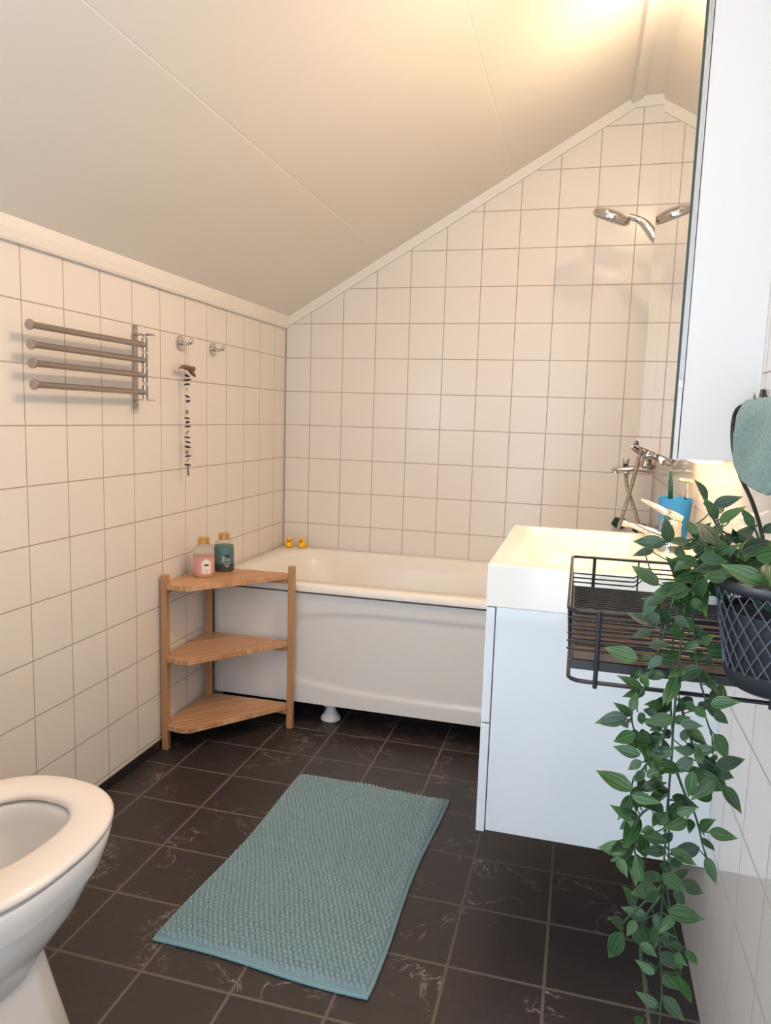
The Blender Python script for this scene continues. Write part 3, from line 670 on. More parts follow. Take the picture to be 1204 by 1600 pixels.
for z in (1.25, 1.83): G().tube([(W, sy + .055, z), (1.572, sy + .055, z)], .009, 12).obj('wall_bracket', M['chrome'], t, smooth=True)
G().lathe([(.018, -.02), (.018, .02)], (1.572, sy + .055, 1.735), (0, 0, 1)).tube([(1.572, sy + .05, 1.735), (1.566, sy + .012, 1.730)], .012, 12).obj('slider', M['chrome'], t, smooth=True, auto=40)
hs = thing('hand_shower', 'chrome hand shower with round spray head pointing down', 'hand shower', (1.45, sy, 1.8))
G().tube([(1.570, sy, 1.702), (1.562, sy, 1.735), (1.545, sy, 1.765), (1.518, sy, 1.800), (1.488, sy, 1.838), (1.462, sy, 1.857), (1.428, sy - .004, 1.868)], [.010, .013, .0165, .0185, .0165, .012, .011], 20, sm=6).obj('handle', M['chrome'], hs, smooth=True)
hA = Vector((-.36, .20, -1)).normalized(); hc = Vector((1.378, sy, 1.890))
hd = G().lathe([(.001, -.004), (.03, -.002), (.055, .006), (.066, .013), (.068, .019), (.066, .030), (.062, .033), (.001, .034)], hc, hA, 44).obj('spray_head', M['chrome'], hs, smooth=True, auto=35)
G().lathe([(.058, 0), (.058, .0015), (.001, .002)], hc + hA * .0335, hA, 40).obj('spray_face', mat('grey_spray_plate', (.30, .27, .25), .35), hd, smooth=True, auto=30)
U = hA.orthogonal().normalized(); Wd = hA.cross(U)
nz_ = G()
for r_, n_ in ((.016, 6), (.030, 12), (.045, 18)):
    for i in range(n_):
        p = hc + hA * .0345 + (U * math.cos(2 * PI * i / n_) + Wd * math.sin(2 * PI * i / n_)) * r_
        nz_.lathe([(.0024, 0), (.0016, .0028)], p, hA, 8)
nz_.obj('spray_nozzles', M['chrome'], hd)
G().lathe([(.006, 0), (.004, .012), (.001, .013)], hc + Vector((.045, -.02, 0)) + hA * .033, hA, 12).obj('spray_lever', M['rubber'], hd, smooth=True)
G().box(tuple(hc + Vector((-.030, -.0690, -.026))), tuple(hc + Vector((-.018, -.0600, -.013))), .001, 1).obj('spray_switch', M['chrome'], hd)
# dark green items near the tub corner
def green_item(x, y, z, s, label):
    t = thing('scrub_sponge', label, 'sponge', (x, y, z), 'dark green hexagonal items by the tub corner')
    hx = [(-.020, .026), (.020, .024), (.033, -.006), (.004, -.024), (-.006, -.024), (-.034, -.002)]
    G().prism([(x + a * s, z + b * s) for a, b in hx], 1, y - .020, y, .003).obj('body', M['green'], t)
    G().lathe([(.009, 0), (.009, .003), (.006, .004)], (x + .001, y - .020, z), (0, -1, 0)).obj('hub', M['plastic'], t, smooth=True)
    G().lathe([(.004, 0), (.004, .045)], (x, y - .010, z + .0), (0, 1, 0)).obj('stalk', M['chrome'], t, smooth=True)
green_item(1.490, -0.035, .742, 1.0, 'dark green hexagonal scrubber on the back wall behind the hose')
green_item(1.572, -0.035, .722, 1.0, 'dark green hexagonal scrubber nearest the right wall corner, below the tap spout')

# ================================================================ bath mat
ml = thing('bath_mat', 'aqua blue chenille bath mat lying on the dark tiles', 'bath mat', (0.75, -1.47, 0.0))
c00, c10, c01, c11 = np.array((0.497, -1.852)), np.array((0.974, -1.870)), np.array((0.530, -1.074)), np.array((0.995, -1.081))
def mp_(u, v):
    p = c00 * (1 - u) * (1 - v) + c10 * u * (1 - v) + c01 * (1 - u) * v + c11 * u * v
    return p + np.array((0.006 * math.sin(v * 7 + 1) * (1 if u > .5 else -1) * abs(u - .5) * 2, 0.005 * math.sin(u * 6) * abs(v - .5) * 2))
nu, nv = 48, 24
vs = []; fs = []
for j in range(nu + 1):
    for i in range(nv + 1):
        p = mp_(i / nv, j / nu); vs.append((p[0], p[1], 0.006))
for j in range(nu):
    for i in range(nv): fs.append((j * (nv + 1) + i, j * (nv + 1) + i + 1, (j + 1) * (nv + 1) + i + 1, (j + 1) * (nv + 1) + i))
k = len(vs); vs += [(a, b, 0.0006) for a, b, c_ in vs[:k]]; fs += [tuple(x + k for x in reversed(f)) for f in fs]
bd = [i for i in range(nv + 1)] + [j * (nv + 1) + nv for j in range(1, nu + 1)] + [nu * (nv + 1) + i for i in range(nv - 1, -1, -1)] + [j * (nv + 1) for j in range(nu - 1, 0, -1)]
for a, b in zip(bd, bd[1:] + bd[:1]): fs.append((a, b, b + k, a + k))
mesh_obj('backing', vs, fs, M['hem'], ml)
# piped hem round the edge
G().tube([(vs[i][0], vs[i][1], .0045) for i in bd], .0038, 8, closed=True).obj('hem', M['hem'], ml, smooth=True)
# chenille bobbles as a displaced sheet, every bobble its own bump
BU, BV, K = 37, 66, 8
ni, nj = BU * K, BV * K
ii, jj = np.meshgrid(np.arange(ni + 1), np.arange(nj + 1))
u = ii / K; v = jj / K
vv = v + 0.18 * np.sin(u * .55 + 1.7) + .12 * np.sin(u * .23)
row = np.floor(vv); uu = u + .5 * (row % 2) + .10 * np.sin(row * 2.1) + 0.30 * np.sin(v * .21)
fu = (uu % 1) - .5; fv = (vv % 1) - .5
hsh = np.modf(np.sin(np.floor(uu) * 12.9898 + np.floor(vv) * 78.233) * 43758.5453)[0]
h = np.clip(1 - (fu / .50) ** 2 - (fv / .50) ** 2, 0, 1) ** .6 * (0.86 + .18 * np.abs(hsh))
wavy = 0.0015 * np.sin(ii / ni * 9 + jj / nj * 3) + .0012 * np.sin(jj / nj * 17)
z = 0.0080 + 0.0115 * h + wavy
U_ = 0.010 + 0.980 * ii / ni; V_ = 0.014 + 0.980 * jj / nj
px2 = (c00[0] * (1 - U_) * (1 - V_) + c10[0] * U_ * (1 - V_) + c01[0] * (1 - U_) * V_ + c11[0] * U_ * V_) + 0.006 * np.sin(V_ * 7 + 1) * (U_ - .5) * 2
py2 = (c00[1] * (1 - U_) * (1 - V_) + c10[1] * U_ * (1 - V_) + c01[1] * (1 - U_) * V_ + c11[1] * U_ * V_) + 0.005 * np.sin(U_ * 6) * np.abs(V_ - .5) * 2
edge = np.minimum.reduce([ii, ni - ii, jj, nj - jj]); z = np.where(edge == 0, 0.005, z)
base = np.array(WLOC[ml.name])
vv_ = np.stack([px2 - base[0], py2 - base[1], z], -1).reshape(-1, 3)
q = (jj[:-1, :-1] * (ni + 1) + ii[:-1, :-1]).ravel(); quads = np.stack([q, q + 1, q + ni + 2, q + ni + 1], -1)
me = bpy.data.meshes.new('pile'); me.vertices.add(len(vv_)); me.vertices.foreach_set('co', vv_.ravel())
me.loops.add(quads.size); me.loops.foreach_set('vertex_index', quads.ravel()); me.polygons.add(len(quads))
me.polygons.foreach_set('loop_start', np.arange(0, quads.size, 4)); me.polygons.foreach_set('loop_total', np.full(len(quads), 4))
me.update(); me.validate(); me.polygons.foreach_set('use_smooth', [True] * len(quads)); me.materials.append(M['mat'])
pile = bpy.data.objects.new('pile', me); COL.objects.link(pile); pile.parent = ml; pile['kind'] = 'stuff'; plabel(pile, 'aqua chenille bobbles')

# ================================================================ toilet
TIP, ROT = (0.398, -1.968), 1.506
tl = thing('toilet', 'white ceramic toilet with raised lid and open seat at the left edge', 'toilet', (0.40, -2.25, 0.0))
TM = Matrix.Translation((TIP[0], TIP[1], 0)) @ Matrix.Rotation(ROT, 4, 'Z')
def egg(x0, x1, hw, z, n=64, p=2.38, xc=None):
    """egg outline in the toilet's own frame: x = 0 is the front tip, -x runs back to the cistern"""
    xc = -0.235 if xc is None else xc; out = []
    for i in range(n):
        a = 2 * PI * i / n; c, s = math.cos(a), math.sin(a)
        L = (x1 - xc) if c > 0 else (xc - x0)
        out.append((xc + L * math.copysign(abs(c) ** (2 / p), c), hw * math.copysign(abs(s) ** (2 / p), s), z))
    return out
bowl = G()
bowl.loft([egg(-.46, -.150, .095, .19, xc=-.28), egg(-.46, -.130, .102, .215, xc=-.27), egg(-.46, -.100, .118, .24, xc=-.26), egg(-.46, -.068, .140, .28), egg(-.46, -.046, .153, .315), egg(-.46, -.032, .158, .338), egg(-.46, -.020, .167, .340),
           egg(-.46, -.010, .174, .365), egg(-.46, -.002, .179, .390), egg(-.46, -.004, .177, .3965),
           egg(-.42, -.03, .150, .398), egg(-.345, -.075, .101, .396, xc=-.2), egg(-.34, -.080, .097, .380, xc=-.2), egg(-.345, -.072, .103, .355, xc=-.2), egg(-.34, -.085, .095, .30, xc=-.21), egg(-.32, -.12, .07, .22, xc=-.22), egg(-.3, -.16, .04, .20, xc=-.23)], True, True)
bowl.xf(TM).obj('bowl', M['ceramic'], tl, smooth=True, auto=50)
def foot(w_, f, z, ch):
    """pedestal outline: straight sides, bevelled front corners"""
    return [(f, -w_ * .45, z), (f, w_ * .45, z), (f - ch * .35, w_ * .80, z), (f - ch, w_, z), (-.46, w_ * .98, z), (-.60, w_ * .9, z), (-.60, -w_ * .9, z), (-.46, -w_ * .98, z), (f - ch, -w_, z), (f - ch * .35, -w_ * .80, z)]
pd = G().loft([foot(.113, -.100, 0, .075), foot(.100, -.130, .12, .07), foot(.090, -.150, .20, .06), foot(.088, -.158, .26, .06)], True, True)
pd.xf(TM); po = pd.obj('pedestal', M['ceramic'], tl, smooth=True, auto=60)
bv = po.modifiers.new('bevel', 'BEVEL'); bv.width = .008; bv.segments = 3; bv.limit_method = 'ANGLE'; bv.angle_limit = math.radians(14)
seat = G(); H = lambda d, z: egg(-.335 - d, -.072 + d * .9, .099 + d, z, xc=-.2)
seat.loft([H(.02, .4005), egg(-.44, -.008, .174, .4005), egg(-.445, 0, .1815, .4045), egg(-.445, .001, .182, .411), egg(-.442, -.003, .178, .4165), egg(-.435, -.010, .170, .4190), egg(-.40, -.035, .142, .4200), H(.012, .4185), H(.003, .4145), H(0, .407), H(.003, .4015), H(.02, .4005)], False, False)
seat.xf(TM).obj('seat', M['seat'], tl, smooth=True, auto=60)
G().box((-.66, -.185, .38), (-.505, .185, .80), .025, 4).xf(TM).obj('cistern', M['ceramic'], tl, smooth=True, auto=40)
G().box((-.668, -.19, .801), (-.497, .19, .825), .010, 3).xf(TM).obj('cistern_lid', M['ceramic'], tl, smooth=True, auto=40)
G().box((-.500, -.175, .43), (-.484, .175, .79), .007, 3).xf(TM).obj('seat_lid', M['seat'], tl, smooth=True, auto=40)
for s_ in (-1, 1): G().tube([(-.47, s_ * .055, .412), (-.47, s_ * .085, .412)], .010, 12).xf(TM).obj('hinge', M['chrome'], tl, smooth=True)

# ================================================================ wire rack on the right wall
rx0, rx1, ry0, ry1, rz = 1.317, 1.603, -2.295, -1.950, 0.934
rk = thing('wire_shelf', 'black wire wall rack with dark wooden tray on the right wall', 'rack', (1.50, -2.12, .86))
def rloop(x0, x1, y0, y1, z, r, rad, n=5): return G().tube(rrect(x0, x1, y0, y1, r, z, n), rad, 8, closed=True)
rloop(rx0, rx1, ry0, ry1, rz, .012, .0024).obj('top_rail', M['blackwire'], rk, smooth=True)
rloop(rx0 + .004, rx1, ry0 + .002, ry1 - .002, rz - .083, .016, .0024).obj('bottom_rail', M['blackwire'], rk, smooth=True)
for (x, y) in ((rx0 + .034, ry0), (rx0 + .034, ry1), (rx1 - .07, ry0), (rx1 - .07, ry1)):
    G().tube([(x, y - (.002 if y < -2.1 else -.002), rz + .002), (x, y - (.002 if y < -2.1 else -.002), rz - .088)], .0026, 8).obj('upright', M['blackwire'], rk, smooth=True)
# U-shaped wires: along x over the near side, the floor and the far side
zf_ = rz - .0465
ys_ = [ry0 + .008 + .0205 * k_ for k_ in range(9)] + [ry0 + .008 + .0205 * 8 + .0125 * k_ for k_ in range(1, 14)]
prof_ = [(ry0 + .001, rz - .009 * k_) for k_ in range(1, 6)] + [(y_, zf_) for y_ in ys_ if y_ < ry1 - .006] + [(ry1 - .001, z_) for z_ in (rz - .041, rz - .034, rz - .027)]
for n_, (y, z) in enumerate(prof_):
    floor_w = z == zf_; far = y > ry1 - .005
    pts = [(rx0, y, rz if floor_w else z), (rx0 + .003, y, z + (.002 if floor_w else 0)), (rx0 + .008, y, z)]
    if far: pts += [(rx0 + .095, y, z), (rx0 + .112, y, z + .016), (rx1, y, z + .016)]
    else: pts += [(rx1, y, z)]
    G().tube(pts, .0013 if not floor_w else .0015, 6).obj('wire', M['blackwire'], rk, smooth=True)
G().tube([(rx0 + .10, ry0, rz), (rx0 + .10, ry0 + .002, zf_ - .002), (rx0 + .10, ry1 - .002, zf_ - .002), (rx0 + .10, ry1, rz)], .0012, 6).obj('cross_wire', M['blackwire'], rk)
G().box((rx0 + .008, ry0 + .006, rz - .0590), (rx1, ry1 - .006, rz - .0485), .001, 1).obj('wooden_tray', M['walnut'], rk)
G().box((rx0 + .006, ry0 + .0045, rz - .070), (rx1, ry0 + .0055, rz - .0592), .0003, 1).box((rx0 + .006, ry0 + .0055, rz - .070), (rx1, ry1 - .005, rz - .0595), .001, 1).obj('tray_lip', M['blackpot'], rk)
# hanger frame up to the hook plate
ytop = 1.174
hg = G().tube([(1.596, -1.960, rz), (1.590, -1.935, .985), (1.580, -1.900, 1.03), (1.562, -1.872, 1.075), (1.5515, -1.860, 1.12), (1.5495, -1.862, 1.160), (1.556, -1.868, 1.177), (1.578, -1.850, 1.181), (1.604, -1.790, 1.181)], .0032, 10, sm=5).obj('hanger_frame', M['blackwire'], rk, smooth=True)
G().tube([(1.5560, -1.866, 1.174), (1.5620, -1.90, 1.172), (1.5620, -2.24, 1.172)], .0032, 10, sm=2).obj('hanging_bar', M['blackwire'], rk, smooth=True)
G().tube([(1.596, -2.285, rz), (1.590, -2.262, .985), (1.570, -2.24, 1.075), (1.562, -2.24, 1.150), (1.562, -2.24, 1.172)], .0032, 10, sm=5).obj('hanger_frame', M['blackwire'], rk, smooth=True)
hk = thing('wall_hook', 'small chrome hook on a black plate beside the mirror cabinet', 'hook', (1.606, -1.76, 1.18))
G().box((1.6075, -1.785, 1.150), (1.6119, -1.740, 1.200), .002, 2).lathe([(.012, 0), (.012, .006)], (1.6119, -1.762, 1.198), (-1, 0, 0)).obj('plate', M['blackpot'], hk, smooth=True, auto=40)
G().tube([(1.606, -1.765, 1.196), (1.600, -1.775, 1.191), (1.594, -1.785, 1.191), (1.5905, -1.79, 1.198), (1.591, -1.79, 1.211)], .0020, 10, sm=5).obj('hook_wire', M['chrome'], hk, smooth=True)

# ================================================================ terry cloth over the bar
tv = []; tf = []; NA, NB = 36, 44
def towel_w(s): return 0.5 - 0.5 * s
for side, xo, drop in ((0, -1, .112), (1, 1, .085)):
    pass
ya, yb = -1.900, -2.168
for j in range(NB + 1):
    tt = j / NB; a = tt * 2 - 1                       # -1 front hem ... 0 over the bar ... 1 back hem
    for i in range(NA + 1):
        s = i / NA; y = ya + (yb - ya) * s
        e = abs(s - .5) * 2
        L = 0.114 - .026 * max(0, (.25 - s) / .25) ** 2 - .026 * max(0, (s - .80) / .20) ** 2 + .006 * s
        if a < 0:
            d = -a * L; x = 1.5555 - .0035 * min(1, d / .02) - .003 * math.sin(s * 7 + d * 30) * min(1, d / .04) + .012 * d; z = ytop + .006 - d
        else:
            d = a * L * .7; x = 1.5695 + .003 * min(1, d / .02); z = ytop + .006 - d
        if abs(a) < .08:
            q_ = a / .08; x = 1.5622 + .0075 * q_; z = ytop + .008 - .003 * q_ * q_
        yy = y
        tv.append((x, yy, z))
tf = [(j * (NA + 1) + i, j * (NA + 1) + i + 1, (j + 1) * (NA + 1) + i + 1, (j + 1) * (NA + 1) + i) for j in range(NB) for i in range(NA)]
tw = mesh_obj('washcloth', tv, tf, M['towel'], None, smooth=True)
sm1 = tw.modifiers.new('thick', 'SOLIDIFY'); sm1.thickness = .006; sm1.offset = 1
sm2 = tw.modifiers.new('sub', 'SUBSURF'); sm2.levels = 1; sm2.render_levels = 2
dtx = bpy.data.textures.new('terry', 'CLOUDS'); dtx.noise_scale = .006
dm = tw.modifiers.new('terry', 'DISPLACE'); dm.texture = dtx; dm.strength = .0035; dm.texture_coords = 'GLOBAL'
tag(tw, 'muted teal terry washcloth draped over the black bar by the hook', 'washcloth')

# green-rimmed dish in the rack
t = thing('soap_dish', 'white dish with green rim on the wire rack behind the plant', 'dish', (1.50, -1.99, rz - .0445))
G().lathe([(.001, 0), (.018, 0), (.026, .016), (.0265, .018), (.024, .018), (.016, .004), (.001, .003)], (1.515, -1.995, rz - .0445), n=32).obj('bowl', M['plastic'], t, smooth=True, auto=50)
G().tube([(1.515 + .0262 * math.cos(a), -1.995 + .0262 * math.sin(a), rz - .0265) for a in [2 * PI * i / 32 for i in range(32)]], .0022, 8, closed=True).obj('rim', M['green2'], t, smooth=True)

# ================================================================ potted trailing plant
PC = (1.518, -2.368); pz0, pz1 = .893, 1.000
pt = thing('trailing_plant', 'trailing green leafy plant hanging from a black lattice pot', 'plant', (PC[0], PC[1], pz0))
inner = G().lathe([(.001, 0), (.036, 0), (.042, .004), (.046, .012), (.0555, .075), (.0535, .075), (.044, .014), (.001, .010)], (PC[0], PC[1], pz0 + .003), n=48).obj('inner_pot', M['blackpot'], pt, smooth=True, auto=50)
G().lathe([(.001, 0), (.038, 0), (.045, .004), (.0490, .014), (.0500, .022), (.0488, .022), (.0475, .014), (.042, .004)], (PC[0], PC[1], pz0), n=48).obj('pot_base', M['blackpot'], pt, smooth=True, auto=50)
G().lathe([(.0615, 0), (.0650, .003), (.0660, .007), (.0650, .011), (.0625, .012), (.0610, .008)], (PC[0], PC[1], pz1 - .010), n=56).obj('pot_rim', M['blackpot'], pt, smooth=True, auto=50)
G().tube([(PC[0] + .012, PC[1] + .060, pz1 - .020), (PC[0] + .012, PC[1] + .066, pz1 - .035), (PC[0] + .012, -2.2998, rz + .006)], .0018, 8, sm=3).obj('hanging_clip', M['blackwire'], pt, smooth=True)
lat = G(); NL = 26
rad = lambda s: .0492 + (.0625 - .0492) * s
for d_ in (-1, 1):
    for i in range(NL):
        a0 = 2 * PI * i / NL
        lat.tube([(PC[0] + rad(s) * math.cos(a0 + d_ * .85 * s), PC[1] + rad(s) * math.sin(a0 + d_ * .85 * s), pz0 + .020 + (pz1 - .008 - pz0 - .020) * s) for s in [k_ / 10 for k_ in range(11)]], .00075, 5)
plabel(lat.obj('lattice', M['latt'], pt, smooth=True), 'thin grey diamond lattice')
G().lathe([(.001, .0), (.053, 0), (.052, .004), (.03, .010), (.001, .012)], (PC[0], PC[1], pz0 + .068), n=24).obj('moss', M['soil'], pt, smooth=True)
plv, plf, pluv, plt = [], [], [], []
def leaf(b, t_, wid=None):
    b = Vector(b); t_ = Vector(t_); t_ = b + (t_ - b) * 1.12; L = (t_ - b).length
    if L < .004: return
    A = (t_ - b) / L; cd_ = Vector((-.10, -.95, .30)).normalized()
    N = (cd_ + Vector((random.uniform(-.55, .55), random.uniform(-.3, .3), random.uniform(-.1, .7)))).normalized()
    S = A.cross(N).normalized(); N = S.cross(A).normalized()
    wid = wid or min(max(L * random.uniform(.38, .46), .0095), .0165); k0 = len(plv); tone = random.random() ** 1.5
    NS = 10; curl = random.uniform(.06, .22); fold = random.uniform(.10, .30)
    for i in range(NS + 1):
        s = i / NS; w_ = wid / 2 * (math.sin(PI * min(1, s * 1.02) ** .80) ** .85) * (1 - .45 * s) * 1.28
        if i == NS: w_ = .0001
        if i == 0: w_ = .0006
        for j in range(5):
            v_ = (j - 2) / 2
            p = b + A * (L * s) + S * (w_ * v_) + N * (fold * w_ * abs(v_) ** 1.3 * 1.0 - curl * L * (s - .4) ** 2 + .004)
            plv.append(tuple(p)); pluv.append((s, .5 + v_ / 2)); plt.append(tone)
    for i in range(NS):
        for j in range(4):
            q_ = k0 + i * 5 + j; plf.append((q_, q_ + 1, q_ + 6, q_ + 5))
